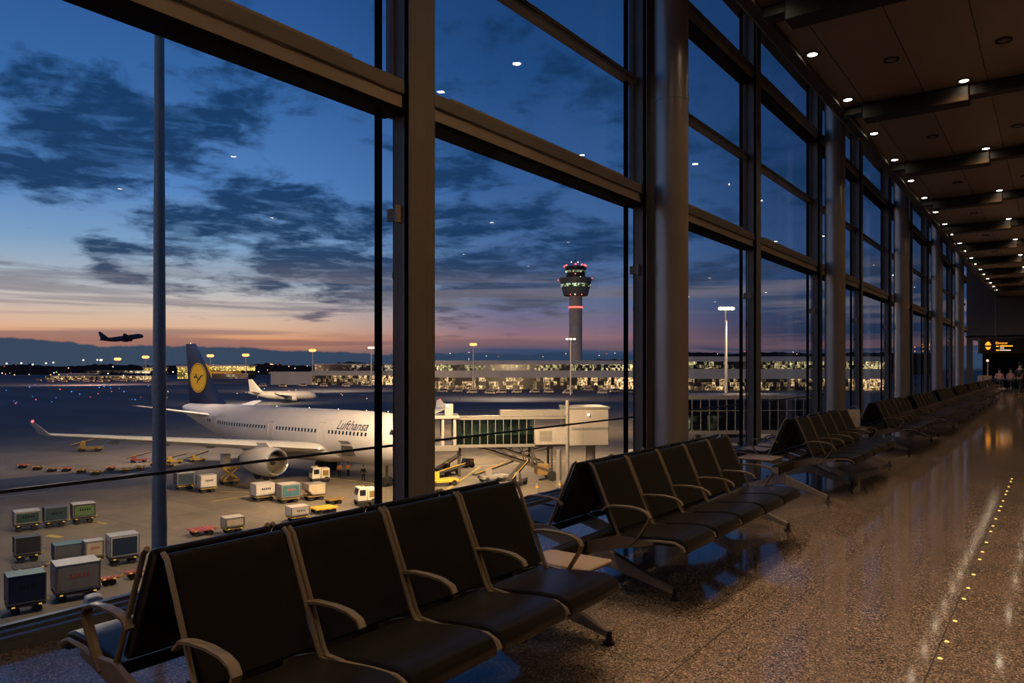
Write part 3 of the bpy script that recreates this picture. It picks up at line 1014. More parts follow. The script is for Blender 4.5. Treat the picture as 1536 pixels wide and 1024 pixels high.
FUS = [(0.0, 0.45, 1.95), (1.2, 0.85, 1.80), (3.5, 1.22, 1.48), (7, 1.75, 1.02), (10.5, 2.25, 0.56), (14, 2.62, 0.18), (17.5, 2.80, 0.02), (20, 2.82, 0.0),
       (30, 2.82, 0), (37.0, 2.82, 0), (39.0, 2.74, -0.05), (40.5, 2.52, -0.16), (41.8, 2.12, -0.34), (42.7, 1.65, -0.52), (43.4, 1.05, -0.68), (43.8, 0.5, -0.76), (43.95, 0.08, -0.78)]

def fus_at(a):
    for i in range(len(FUS) - 1):
        if FUS[i][0] <= a <= FUS[i + 1][0]:
            t = (a - FUS[i][0]) / (FUS[i + 1][0] - FUS[i][0])
            return FUS[i][1] * (1 - t) + FUS[i + 1][1] * t, FUS[i][2] * (1 - t) + FUS[i + 1][2] * t
    return FUS[-1][1:]

def wing_mesh(root_le, root_te, tip_le, tip_te, th_r, th_t, n=8):
    """aerofoil strips between root and tip; points are (a, y, z)"""
    def sec(le, te, th):
        le, te = Vector(le), Vector(te)
        prof = [(0, 0), (0.08, 0.45), (0.3, 0.6), (0.6, 0.38), (1, 0.02), (0.6, -0.22), (0.3, -0.38), (0.08, -0.35)]
        return [le + (te - le) * c + Vector((0, 0, th * h)) for c, h in prof]
    rs = []
    for i in range(n + 1):
        t = i / n
        rs.append(sec(Vector(root_le).lerp(Vector(tip_le), t), Vector(root_te).lerp(Vector(tip_te), t), th_r * (1 - t) + th_t * t))
    return MB().rings(rs)

def airliner(loc, rz, label, mats, full=True, engines=1, winglets=True, s=1.0):
    """local frame: +X nose, -Y starboard; origin at the fuselage axis level over the tail tip"""
    t = empty('airliner', loc, rz, label, 'airplane')
    t.scale = (s, s, s)
    mw, mb, mf, mwg, men = mats
    fu = MB().rings([ring(*q) for q in FUS])
    fus = fu.build('fuselage', mw, t, smooth=True)
    # wing box fairing
    MB().rings([[(a, w_ * math.sin(2 * PI * k / 20), -1.75 + h * math.cos(2 * PI * k / 20)) for k in range(20)] for a, w_, h in ((18, 0.3, 0.2), (21, 2.2, 1.1), (25, 2.9, 1.35), (31, 2.8, 1.25), (34, 1.9, 0.9), (36, 0.3, 0.2))]).build('wing_fairing', mb, t, smooth=True)
    for sd in (-1, 1):
        wg = wing_mesh((32.0, 2.3 * sd, -1.35), (23.2, 2.3 * sd, -1.55), (24.0, 26.5 * sd, 1.55), (21.6, 26.5 * sd, 1.5), 1.25, 0.28).build('wing', mwg, t, smooth=True)
        if winglets:
            wing_mesh((24.0, 26.5 * sd, 1.55), (21.6, 26.5 * sd, 1.5), (22.2, 27.1 * sd, 2.65), (21.2, 27.1 * sd, 2.65), 0.28, 0.1, 2).build('winglet', mwg, wg, smooth=True)
            MB().ball((21.9, 27.1 * sd, 2.7), 0.12).build('position_lamp', M['red'], wg)
        # flap track fairings
        ft = MB()
        for q in (0.35, 0.55, 0.75):
            y = (2.3 + 24.2 * q) * sd
            a = 23.0 - 1.4 * q + 0.6
            ft.ball((a, y, -1.45 + 2.9 * q - 0.35), 0.28, 8, 6, sx=4.5, sy=0.8, sz=0.9)
        ft.build('flap_fairing', mwg, wg, smooth=True)
        # horizontal stabiliser
        wing_mesh((9.0, 1.3 * sd, 1.35), (4.4, 1.2 * sd, 1.3), (4.6, 8.8 * sd, 2.75), (2.8, 8.8 * sd, 2.75), 0.5, 0.14, 3).build('stabilizer', mwg, t, smooth=True)
        # engines
        for e in range(engines):
            ye = (9.2 + e * 7.5) * sd
            ae = 32.6 - e * 3.6
            ze = -2.0 + e * 0.7
            k = 1.0 - 0.12 * e
            en = MB()
            pr = [(1.32, 0.0), (1.45, -0.5), (1.5, -1.6), (1.42, -3.0), (1.15, -4.4), (0.95, -5.0)]
            en.rings([[(ae + x * k, ye + r * k * math.sin(2 * PI * j / 28), ze + r * k * math.cos(2 * PI * j / 28)) for j in range(28)] for r, x in pr], False)
            eo = en.build('engine', men, t, smooth=True)
            lp = MB()
            pl = [(1.32, 0.02), (1.24, 0.10), (1.16, 0.02), (1.14, -0.25)]
            lp.rings([[(ae + x * k, ye + r * k * math.sin(2 * PI * j / 28), ze + r * k * math.cos(2 * PI * j / 28)) for j in range(28)] for r, x in pl], False)
            lp.build('intake_lip', M['metal_lip'] if full else men, eo, smooth=True)
            it = MB()
            it.rings([[(ae + x * k, ye + r * k * math.sin(2 * PI * j / 28), ze + r * k * math.cos(2 * PI * j / 28)) for j in range(28)] for r, x in ((1.14, -0.25), (1.1, -1.1), (0.02, -1.15))], False)
            it.build('intake_duct', mat('intake_dark', (0.10, 0.08, 0.06), 0.5) if full else men, eo, smooth=True)
            if full:
                fn = MB()
                for j in range(18):
                    an = 2 * PI * j / 18
                    fn.bar((ae - 0.8, ye + 0.3 * math.sin(an), ze + 0.3 * math.cos(an)), (ae - 0.95, ye + 1.08 * math.sin(an), ze + 1.08 * math.cos(an)), 0.2, 0.03, up=(1, 0, 0))
                fn.build('fan', M['truss'], eo)
                MB().rings([[(ae + x, ye + r * math.sin(2 * PI * j / 16), ze + r * math.cos(2 * PI * j / 16)) for j in range(16)] for r, x in ((0.01, -0.2), (0.2, -0.5), (0.34, -0.9))]).build('spinner', M['dark_metal'], eo, smooth=True)
            MB().rings([[(ae - 0.9, ye - 0.18, ze + 1.40), (ae - 0.9, ye + 0.18, ze + 1.40), (ae - 1.6, ye + 0.18, ze + 1.9), (ae - 1.6, ye - 0.18, ze + 1.9)], [(ae - 5.6, ye - 0.15, ze + 0.9), (ae - 5.6, ye + 0.15, ze + 0.9), (ae - 6.2, ye + 0.15, ze + 1.6), (ae - 6.2, ye - 0.15, ze + 1.6)]]).build('pylon', mb, eo)
            MB().rings([[(ae + x, ye + r * math.sin(2 * PI * j / 20), ze + r * math.cos(2 * PI * j / 20)) for j in range(20)] for r, x in ((0.75, -4.6), (0.7, -5.4), (0.35, -6.2))]).build('exhaust_cone', M['truss'] if full else men, eo, smooth=True)
    # fin
    fin = MB()
    secs = []
    for tt in [i / 6 for i in range(7)]:
        le = 9.6 + (2.6 - 9.6) * tt
        te = 1.1 + (0.1 - 1.1) * tt
        if tt == 0:
            le = 11.2
        z = 2.05 + 8.6 * tt
        th = 0.42 * (1 - tt) + 0.14 * tt
        pr = [(0, 0), (0.1, 0.55), (0.4, 0.9), (0.75, 0.5), (1, 0.05), (0.75, -0.5), (0.4, -0.9), (0.1, -0.55)]
        secs.append([(le + (te - le) * c, th * h, z) for c, h in pr])
    fin.rings(secs)
    fo = fin.build('fin', mf, t, smooth=True)
    if full:
        for sd in (-1, 1):
            cx_, cz_, rr_ = 3.75, 6.1, 1.95
            y_ = 0.40 * sd
            def disc(r, dy, seg=40):
                return [(cx_ + r * math.cos(2 * PI * j / seg), y_ + dy * sd, cz_ + r * math.sin(2 * PI * j / seg)) for j in range(seg)]
            em = MB().add(disc(rr_, 0.0), [tuple(range(40))]).build('fin_disc', M['yellow_disc'], fo)
            ri = MB()
            o_ = disc(rr_ * 0.93, 0.012)
            i_ = disc(rr_ * 0.89, 0.012)
            ri.add(o_ + i_, [(j, (j + 1) % 40, 40 + (j + 1) % 40, 40 + j) for j in range(40)])
            # stylised bird in flight: neck, two wings, tail
            def bp(*ps):
                ri.add([(cx_ + px * rr_, y_ + 0.013 * sd, cz_ + pz * rr_) for px, pz in ps], [tuple(range(len(ps)))])
            bp((-0.08, -0.12), (0.06, -0.05), (-0.02, -0.32), (-0.16, -0.44))
            bp((-0.02, -0.1), (0.06, -0.05), (0.30, 0.14), (0.66, 0.22), (0.62, 0.14), (0.34, 0.04), (0.10, -0.18))
            bp((-0.06, -0.06), (-0.22, 0.02), (-0.50, -0.02), (-0.54, 0.05), (-0.36, 0.12), (-0.14, 0.08), (0.04, -0.06))
            bp((-0.22, 0.06), (-0.34, 0.26), (-0.26, 0.30), (-0.16, 0.20), (-0.14, 0.06))
            ri.build('bird_emblem', M['navy_print'], em)
        MB().ball((1.3, 0, 10.70), 0.06).build('beacon', M['flood_white'], fo)
        # windows, doors, lettering on the starboard and port sides
        for sd in (-1, 1):
            wn = MB()
            a = 8.6
            while a < 40.6:
                skip = any(abs(a - q) < 0.95 for q in (10.2, 22.6, 31.4, 39.6))
                if not skip:
                    r, zc = fus_at(a)
                    zz = 0.62 + (0.25 if a < 14 else 0) * (14 - min(a, 14)) / 6
                    for (da, dz) in ((0, 0),):
                        pts = []
                        for (qa, qz) in ((-0.13, -0.19), (0.13, -0.19), (0.13, 0.19), (-0.13, 0.19)):
                            rr, zc2 = fus_at(a + qa)
                            z_ = zz + qz
                            yy = math.sqrt(max(0, (rr + 0.015) ** 2 - (z_ - zc2) ** 2))
                            pts.append((a + qa, sd * yy, z_))
                        wn.add(pts, [(0, 1, 2, 3)])
                a += 0.56
            wn.build('cabin_window_row', M['dark_win'], fus)
            for q, hh in ((10.2, 1.7), (22.6, 1.6), (31.4, 1.9), (39.6, 1.9)):
                dr = MB()
                out_ = []
                for (qa, qz) in ((-0.5, -0.6), (0.5, -0.6), (0.5, hh - 0.35), (-0.5, hh - 0.35)):
                    out_.append((q + qa, qz))
                for ii in range(4):
                    (a0, z0), (a1, z1) = out_[ii], out_[(ii + 1) % 4]
                    seg_ = []
                    for st in range(5):
                        aa = a0 + (a1 - a0) * st / 4
                        z_ = z0 + (z1 - z0) * st / 4
                        rr, zc2 = fus_at(aa)
                        seg_.append((aa, sd * math.sqrt(max(0, (rr + 0.02) ** 2 - (z_ - zc2) ** 2)), z_))
                    dr.tube(seg_, 0.03, 4)
                dr.build('door_outline', M['belly'], fus)
            vs, fs = text_mesh('Lufthansa', 1.35, 0.3)
            wmax = max(v[0] for v in vs)
            tx = MB()
            pts = []
            for x, y, z in vs:
                aa = (33.7 + x * 4.7 / wmax) if sd < 0 else (38.4 - x * 4.7 / wmax)
                rr, zc2 = fus_at(aa)
                z_ = 0.98 + y
                pts.append((aa, sd * math.sqrt(max(0, (rr + 0.06) ** 2 - (z_ - zc2) ** 2)), z_))
            tx.add(pts, fs).build('lettering', M['navy_print'], fus)
            vs, fs = text_mesh('A340', 0.7, 0.2)
            wmax = max(v[0] for v in vs)
            pts = []
            for x, y, z in vs:
                aa = (10.9 + x * 1.9 / wmax) if sd < 0 else (12.8 - x * 1.9 / wmax)
                rr, zc2 = fus_at(aa)
                z_ = 1.35 + y
                pts.append((aa, sd * math.sqrt(max(0.001, (rr + 0.03) ** 2 - (z_ - zc2) ** 2)), z_))
            MB().add(pts, fs).build('lettering', M['belly'], fus)
        # open cargo door on the starboard side, cockpit windows
        MB().box((34.6, -2.72, -1.75), (36.3, -2.30, -0.55)).build('cargo_opening', M['truss'], fus)
        MB().add([(34.6, -2.75, -0.55), (36.3, -2.75, -0.55), (36.3, -3.2, -0.15), (34.6, -3.2, -0.15)], [(0, 1, 2, 3)]).build('cargo_door', mw, fus)
        ck = MB()
        for sd in (-1, 1):
            for (a0, a1) in ((41.1, 41.7), (41.8, 42.4)):
                pts = []
                for aa, zz in ((a0, 0.75), (a1, 0.65), (a1, 1.1 - (a1 - 41.1) * 0.5), (a0, 1.28 - (a0 - 41.1) * 0.4)):
                    rr, zc2 = fus_at(aa)
                    pts.append((aa, sd * math.sqrt(max(0.01, (rr + 0.03) ** 2 - (zz - zc2) ** 2)), zz))
                ck.add(pts, [(0, 1, 2, 3)])
        ck.build('cockpit_window', M['dark_win'], fus)
        # landing gear: ground at local z = GZ
        GZ = APR - loc[2]
        def gear(a, y, ztop, wheels, rad):
            g = MB().tube([(a, y, ztop), (a, y, GZ + rad)], 0.16, 10)
            g.bar((a, y, ztop - 0.3), (a + 1.0, y, ztop + 0.5), 0.12, 0.12)
            go = g.build('landing_gear', M['truss'], t)
            for (da, dy) in wheels:
                wv_ = MB()
                wv_.rings([[(a + da + rr * math.cos(2 * PI * j / 18), y + dy + dd, GZ + rad + rr * math.sin(2 * PI * j / 18)) for j in range(18)] for dd, rr in ((-0.2, rad * 0.8), (-0.15, rad), (0.15, rad), (0.2, rad * 0.8))])
                wv_.build('wheel', M['tire'], go, smooth=True)
        gear(38.6, 0, -2.2, ((0, -0.33), (0, 0.33)), 0.5)
        for sd in (-1, 1):
            gear(23.8, 4.3 * sd, -1.8, ((-0.8, -0.45), (-0.8, 0.45), (0.8, -0.45), (0.8, 0.45)), 0.62)
        # small navigation lights along the spine
        for q in (20, 26, 31, 35.5, 38.8):
            MB().ball((q, 0, 2.86), 0.06).build('spine_lamp', M['flood_white'], fus)
        MB().ball((31.9, -3.4, -1.15), 0.12).build('landing_lamp', M['flood_white'], t)
    return t

TZ = -6.0
TAIL = cw(-44.3, 101.0, TZ)
PL = (M['white_paint'], M['belly'], M['navy'], M['wing'], M['belly'])
airliner(tuple(TAIL), 0.0, 'white airliner with navy tail fin and yellow bird disc parked at the gate', PL, True, 1, True)
SIL = (M['silh'],) * 5
fl = airliner((0, 0, 0), 0, 'dark four engined airliner climbing against the orange sunset sky', SIL, False, 2, False, 1.7)
Df = 1400.0
q = W(150, 512, Df)
fl.location = q
fl.rotation_euler = (R(-6), R(-10), PHI + R(32))
PW = (M['white_paint'],) * 5
pk = airliner((0, 0, 0), 0, 'small brightly lit airliner parked on the taxiway beyond the white airliner', PW, False, 1, True, 0.55)
q = G(372, 602)
pk.location = (q.x, q.y, APR + 2.2)
pk.rotation_euler = (0, 0, PHI + R(8))

# ------------------------------------------------------------------ jet bridge
def frame_at(x, y, D, ang):
    """matrix: origin at pixel point, +X along camera-right turned by ang"""
    o = W(x, y, D)
    return Matrix.Translation(o) @ Matrix.Rotation(PHI + ang, 4, 'Z'), o

jd = 80.0
jb_o = G(655, 550 + 12.55 * F / jd)
jb = empty('jet_bridge', (jb_o.x, jb_o.y, APR), PHI + R(8), 'glazed jet bridge with cream cab reaching toward the white airliner', 'jet bridge')
mpp = jd / F
def jx(x): return (x - 655) * mpp * 1.01
zf, zr = 4.15, 7.0
x0, x1, x2, x3 = jx(684), jx(802), jx(856), jx(916)
MB().box((x0, 0, zf - 0.35), (x2, 3.0, zf)).build('tunnel_floor', M['bframe'], jb, bevel=0.03)
rf = MB().box((x0 - 0.6, -0.12, zr - 0.18), (x2, 3.1, zr + 0.10)).box((x0 - 0.6, 0.3, zr + 0.1), (x2 - 0.5, 0.45, zr + 0.22)).box((x0 + 5, 1.6, zr + 0.1), (x2, 2.8, zr + 0.75))
rf.build('tunnel_roof', M['bframe'], jb, bevel=0.03)
for yy in (0.0, 3.0):
    MB().quad((x0, yy, zf), (x1, yy, zf), (x1, yy, zr - 0.15), (x0, yy, zr - 0.15)).build('tunnel_glass', M['tunnel_glass'], jb)
mu_ = MB()
nn = 10
for i in range(nn + 1):
    xx = x0 + (x1 - x0) * i / nn
    for yy in (-0.04, 3.0):
        mu_.box((xx - 0.035, yy, zf), (xx + 0.035, yy + 0.05, zr - 0.1))
mu_.build('tunnel_frame', M['bframe'], jb)
MB().box((x0 - 0.1, 1.0, zf), (x1, 2.9, zf + 0.9)).build('walkway_lining', M['truss'], jb)
MB().box((x1, -0.45, zf - 0.1), (x2 - 0.2, 3.2, zf + 1.75)).build('service_panel', M['cream'], jb, bevel=0.05)
MB().box((x1 + 0.5, -0.47, zf + 0.3), (x1 + 1.9, -0.44, zf + 1.4)).build('panel_door', M['bframe'], jb)
MB().box((x2 - 0.2, -0.5, zf - 0.25), (x3, 4.2, zr + 0.95)).build('rotunda', M['cream'], jb, bevel=0.08)
MB().box((x2 - 0.3, -0.6, zr + 0.9), (x3 + 0.1, 4.3, zr + 1.15)).build('rotunda_roof', M['bframe'], jb, bevel=0.03)
MB().box((x2 + 0.2, -0.55, zf + 1.5), (x3 - 0.1, -0.49, zf + 1.75)).build('rotunda_band', M['bframe'], jb)
MB().ball((x2 + 2.0, -0.7, zr + 0.3), 0.14).build('rotunda_lamp', M['flood_white'], jb)
cabx = jx(668)
MB().box((cabx - 1.9, -0.7, zf - 0.6), (x0 + 0.2, 3.6, zf)).build('cab_floor', M['bframe'], jb, bevel=0.03)
cb_ = MB()
for xx in (cabx - 1.8, cabx - 0.3, x0 - 0.2):
    for yy in (-0.6, 3.4):
        cb_.box((xx - 0.14, yy, zf), (xx + 0.14, yy + 0.16, zr))
cb_.build('cab_post', M['cream'], jb)
MB().box((cabx - 2.0, -0.8, zr), (x0 + 0.3, 3.7, zr + 0.35)).build('cab_roof', M['cream'], jb, bevel=0.05)
MB().box((cabx - 0.1, -0.6, zr + 0.35), (cabx + 0.8, 0.4, zr + 1.6)).build('air_unit', M['cream'], jb, bevel=0.04)
MB().ball((cabx + 0.2, -0.75, zr + 1.4), 0.17).build('cab_lamp', M['flood_white'], jb)
# drive column, truss and wheels
ts = MB()
xm = jx(830)
for yy in (0.4, 2.6):
    ts.bar((jx(720), yy, zf - 0.5), (xm, yy, 1.0), 0.22, 0.28)
    ts.bar((jx(745), yy, zf - 0.4), (jx(818), yy, 2.0), 0.14, 0.18)
    ts.bar((jx(800), yy, zf - 0.4), (jx(800), yy, 1.5), 0.22, 0.22)
    ts.bar((xm, yy, zf - 0.4), (xm, yy, 0.6), 0.25, 0.25)
    ts.bar((jx(780), yy, zf - 1.3), (xm, yy, zf - 0.5), 0.12, 0.12)
    for i in range(5):
        xx = jx(735 + i * 16)
        zz = zf - 0.7 - i * 0.5
        ts.bar((xx, yy, zf - 0.35), (xx + 0.7, yy, zz), 0.09, 0.09)
ts.bar((xm, 0.2, 0.8), (xm, 2.9, 0.8), 0.35, 0.35)
ts.build('drive_truss', M['truss'], jb)
for yy in (0.0, 2.8):
    MB().rings([[(xm + 0.55 * math.cos(2 * PI * j / 18), yy + d_, 0.55 + 0.55 * math.sin(2 * PI * j / 18)) for j in range(18)] for d_ in (-0.15, 0.3)]).build('wheel', M['tire'], jb)
MB().box((xm - 1.6, 0.3, 0.6), (xm - 0.3, 2.7, 1.8)).build('drive_unit', M['deck'], jb, bevel=0.05)
MB().tube([(x3 - 1.5, 1.8, 0), (x3 - 1.5, 1.8, zf)], 0.55, 16).build('support_column', M['bframe'], jb, smooth=True)
MB().box((jx(690) - 0.15, 1.0, 0.6), (jx(690) + 0.15, 2.2, zf - 0.5)).build('service_stair', M['truss'], jb)

# steel posts by the bridge
for (x, yt, yb, r_, lb) in ((851, 600, 731, 0.2, 'grey steel post standing in front of the cream jet bridge cab'), (838, 674, 730, 0.26, 'short concrete pillar beside the steel post under the jet bridge')):
    q = G(x, yb)
    D_ = DG(yb)
    h = (yb - yt) * D_ / F
    o = empty('bridge_post', tuple(q), 0, lb, 'post')
    MB().lathe([(r_, 0), (r_, h)], 14).build('shaft', M['bframe'], o, smooth=True)
    MB().lathe([(r_ * 1.6, 0), (r_ * 1.6, 0.2), (r_, 0.25)], 14).build('base', M['bframe'], o)

# near lamp pole just outside the first pane
D_ = 21.0
q = W(239, 800, D_)
o = empty('lamp_pole', (q.x, q.y, APR), 0, 'tall grey tapered steel pole close outside the first window pane', 'pole')
MB().lathe([(0.26, 0), (0.24, 4), (0.19, 9), (0.145, 18), (0.12, 24)], 20).build('shaft', M['pole'], o, smooth=True)
MB().lathe([(0.45, 0), (0.45, 0.08), (0.27, 0.1)], 20).build('base_plate', M['dark_metal'], o)
mb_ = MB().lathe([(0.2, 11.6), (0.2, 12.3)], 16)
mb_.build('access_collar', M['pole'], o, smooth=True)
MB().bar((0, 0, 24), (1.4, 0.8, 24.2), 0.12, 0.12).box((1.2, 0.6, 24.1), (1.9, 1.1, 24.3)).build('lamp_arm', M['pole'], o)

# glass concourse behind the second bay
cd = 96.0
q0 = G(1020, 550 + 12.55 * F / cd)
cn = empty('glass_concourse', (q0.x, q0.y, APR), PHI + R(5), 'low glazed concourse with pale roof and green glass beyond the round column', 'building')
mpc = cd / F
def kx(x): return (x - 1020) * mpc
zlo, zhi = (CAMZ - (646 - HY) * mpc) - APR, (CAMZ - (599 - HY) * mpc) - APR
MB().box((kx(985), 0, zhi), (kx(1240), 9, zhi + 0.5)).build('roof', M['bframe'], cn, bevel=0.05)
MB().box((kx(985), 0, zlo - 0.5), (kx(1240), 9, zlo)).build('floor_slab', M['bframe'], cn, bevel=0.03)
MB().quad((kx(985), 0.1, zlo), (kx(1240), 0.1, zlo), (kx(1240), 0.1, zhi), (kx(985), 0.1, zhi)).build('glass_wall', M['tunnel_glass'], cn)
mu_ = MB()
for i in range(20):
    xx = kx(985) + (kx(1240) - kx(985)) * i / 19
    mu_.box((xx - 0.05, 0, zlo), (xx + 0.05, 0.12, zhi))
mu_.box((kx(985), 0, (zlo + zhi) / 2 + 0.5), (kx(1240), 0.1, (zlo + zhi) / 2 + 0.6))
mu_.build('glazing_frame', M['bframe'], cn)
MB().box((kx(985), 3.2, zlo), (kx(1240), 8.5, zhi - 0.3)).build('back_wall', M['win_dim'], cn)
for xx in (kx(1000), kx(1060), kx(1100), kx(1140), kx(1190), kx(1235)):
    MB().lathe([(0.35, 0), (0.35, zlo - 0.5)], 12, (xx, 3, 0)).build('support_column', M['bframe'], cn, smooth=True)

# ------------------------------------------------------------------ vehicles and containers
def wheels(mb, xs, ys, r, w):
    for x in xs:
        for y in ys:
            mb.rings([[(x + r * math.cos(2 * PI * j / 12), y + d, r + r * math.sin(2 * PI * j / 12)) for j in range(12)] for d in (-w / 2, w / 2)])
    return mb

def dolly(loc, rz, Ln, Wd, label, deckm):
    t = empty('cargo_dolly', loc, rz, label, 'dolly')
    d = MB().box((-Ln / 2, -Wd / 2, 0.38), (Ln / 2, Wd / 2, 0.48))
    for i in range(6):
        x = -Ln / 2 + Ln * (i + 0.5) / 6
        d.tube([(x, -Wd / 2 + 0.08, 0.495), (x, Wd / 2 - 0.08, 0.495)], 0.02, 6)
    d.box((-Ln / 2 + 0.2, -0.12, 0.26), (Ln / 2 - 0.2, 0.12, 0.38))
    d.build('deck', deckm, t)
    for sx in (-1, 1):
        for sy in (-1, 1):
            wheels(MB(), (sx * (Ln / 2 - 0.35),), (sy * (Wd / 2 - 0.15),), 0.2, 0.14).build('wheel', M['tire'], t)
    MB().bar((Ln / 2, 0, 0.40), (Ln / 2 + 0.2, 0, 0.44), 0.07, 0.07).tube([(Ln / 2 + 0.2, 0, 0.40), (Ln / 2 + 0.2, 0, 0.5)], 0.06, 8).build('tow_bar', M['yellow'], t)
    mk = MB()
    for sx in (-1, 1):
        mk.box((sx * (Ln / 2 - 0.25) - 0.07, -Wd / 2 - 0.02, 0.39), (sx * (Ln / 2 - 0.25) + 0.07, -Wd / 2, 0.46))
    mk.build('reflector', M['amber'], t)
    return t

CM = {}
def cmat(key, col):
    if key not in CM:
        CM[key] = mat('container_' + key, col, 0.5, 0, 0.1, 2)
    return CM[key]

def container(loc, rz, Ln, Wd, Ht, bodym, sidem, roofm, mark, label, taper=0.0):
    t = empty('cargo_container', loc, rz, label, 'container')
    # contoured box: the lower tow-side corner is cut away as on an aircraft container
    poly = [(-Ln / 2 + taper, 0), (Ln / 2 - 0.0, 0), (Ln / 2, Ht), (-Ln / 2, Ht), (-Ln / 2, taper * 1.1 if taper else 0.01)]
    MB().prism(poly, -Wd / 2, Wd / 2, 1).build('shell', bodym, t, bevel=0.03)
    MB().box((-Ln / 2 + 0.10 + taper * 0.5, -Wd / 2 - 0.015, 0.12), (Ln / 2 - 0.10, -Wd / 2, Ht - 0.12)).build('door_panel', sidem, t)
    MB().box((-Ln / 2 - 0.012, -Wd / 2 + 0.12, Ht * 0.45 if taper else 0.15), (-Ln / 2, Wd / 2 - 0.12, Ht - 0.15)).build('end_panel', bodym if mark != 'dark' else sidem, t)
    MB().box((-Ln / 2 - 0.02, -Wd / 2 - 0.02, Ht - 0.02), (Ln / 2 + 0.02, Wd / 2 + 0.02, Ht + 0.035)).build('roof_panel', roofm, t, bevel=0.01)
    fr = MB()
    for x in (-Ln / 2, Ln / 2):
        for y in (-Wd / 2, Wd / 2):
            fr.box((x - 0.035, y - 0.03, taper if x < 0 else 0), (x + 0.035, y + 0.03, Ht))
    fr.box((-Ln / 2 + taper, -Wd / 2 - 0.03, 0.0), (Ln / 2, -Wd / 2 + 0.03, 0.07))
    fr.build('corner_rail', M['sill'], t)
    mk = MB()
    if mark in ('bars', 'both'):
        for i in range(5):
            xx = -Ln * 0.2 + i * Ln * 0.1
            mk.box((xx, -Wd / 2 - 0.024, Ht * 0.5), (xx + Ln * 0.06, -Wd / 2 - 0.016, Ht * 0.66))
    if mark in ('badge', 'both'):
        mk.add([(-Ln / 2 - 0.02, -Wd * 0.3 + 0.0, Ht * 0.62), (-Ln / 2 - 0.02, Wd * 0.1, Ht * 0.62), (-Ln / 2 - 0.02, Wd * 0.1, Ht * 0.76), (-Ln / 2 - 0.02, -Wd * 0.3, Ht * 0.76)], [(0, 1, 2, 3)])
    if mk.v:
        mk.build('marking', M['red_paint'] if mark != 'bars' else M['dark_win'], t)
    return t

WHT = cmat('white', (0.52, 0.48, 0.44))
GRY = cmat('grey', (0.10, 0.105, 0.12))
TEAL = cmat('teal', (0.018, 0.05, 0.058))
DBL = cmat('dark_blue', (0.014, 0.03, 0.062))
GRN = cmat('green', (0.085, 0.15, 0.06))
DRK = cmat('dark', (0.022, 0.022, 0.026))
BEI = cmat('beige', (0.52, 0.42, 0.30))
PAL = cmat('pale', (0.25, 0.235, 0.215))
TQ = cmat('turquoise', (0.05, 0.14, 0.17))
SILV = cmat('silver', (0.40, 0.41, 0.44))
# x0, x1, ytop, ybottom, body, side, roof, marking, label stem, taper
CONT = [
    (5, 50, 767, 798, PAL, TEAL, SILV, 'bars', 'dark teal container with pale end, first of the three in the left row', 0),
    (52, 92, 761, 793, TEAL, TEAL, GRY, 'bars', 'dark teal container in the middle of the row of three', 0),
    (94, 135, 755, 787, DRK, GRN, SILV, 'bars', 'green sided container at the head of the row of three', 0),
    (5, 50, 806, 846, DRK, DRK, DRK, 'none', 'black container behind the dark blue container, next to the grey one', 0),
    (62, 116, 817, 852, GRY, GRY, TQ, 'none', 'grey container with teal roof between black and pale containers', 0),
    (114, 147, 811, 851, PAL, BEI, SILV, 'both', 'pale container with silver roof behind the blue and white container', 0),
    (145, 199, 802, 850, WHT, DBL, SILV, 'badge', 'white container with dark blue side and red end mark, beside the near pole', 0),
    (55, 135, 845, 905, PAL, PAL, SILV, 'both', 'large grey white container with red streaked roof, biggest on the apron', 0),
    (-14, 53, 862, 925, DBL, DBL, TQ, 'bars', 'dark blue container at the edge of the photo, lowest on the apron', 0),
    (253, 287, 708, 736, GRY, DBL, SILV, 'badge', 'blue grey container just past the near pole', 0),
    (288, 321, 712, 740, WHT, WHT, WHT, 'bars', 'white container with dark lettering bars beside the blue grey one', 0),
    (368, 409, 725, 753, WHT, WHT, WHT, 'bars', 'white container under the engine, first of two coupled together', 0),
    (407, 447, 725, 756, PAL, TQ, WHT, 'both', 'white container with turquoise side, second of two coupled together', 0),
    (448, 486, 725, 752, BEI, BEI, PAL, 'none', 'beige container with slanted end under the white airliner', 0.45),
    (323, 362, 781, 803, PAL, BEI, WHT, 'none', 'beige low container just above the first seat back', 0),
    (422, 461, 763, 785, WHT, WHT, WHT, 'bars', 'white container just above the second seat back', 0),
]
def lay(x0, x1, yt, yb, th=40):
    D = DG(yb) + 0.4
    wm = (x1 - x0) * D / F
    Wd = min(1.6, wm * 0.56)
    Ln = 0.86 * max(1.2, (wm - Wd * math.sin(R(th))) / math.cos(R(th)))
    hm = (yb - yt) * D / F * 0.90
    q = G((x0 + x1) / 2, yb)
    back = CG * (Wd / 2 + 0.3)
    return (q.x + back.x, q.y + back.y, APR), PHI + R(th), Ln, Wd, max(0.7, hm - 0.5)

for (x0, x1, yt, yb, bm_, sm_, rm_, mk_, lb, tp) in CONT:
    loc, rz, Ln, Wd, Ht = lay(x0, x1, yt, yb)
    low = lb.split(',')[0]
    dolly(loc, rz, Ln + 0.03, Wd + 0.03, 'dolly carrying the ' + low, M['deck'] if x0 > 240 else M['deck_dark'])
    container((loc[0], loc[1], APR + 0.545), rz, Ln, Wd, Ht, bm_, sm_, rm_, mk_, lb, tp)

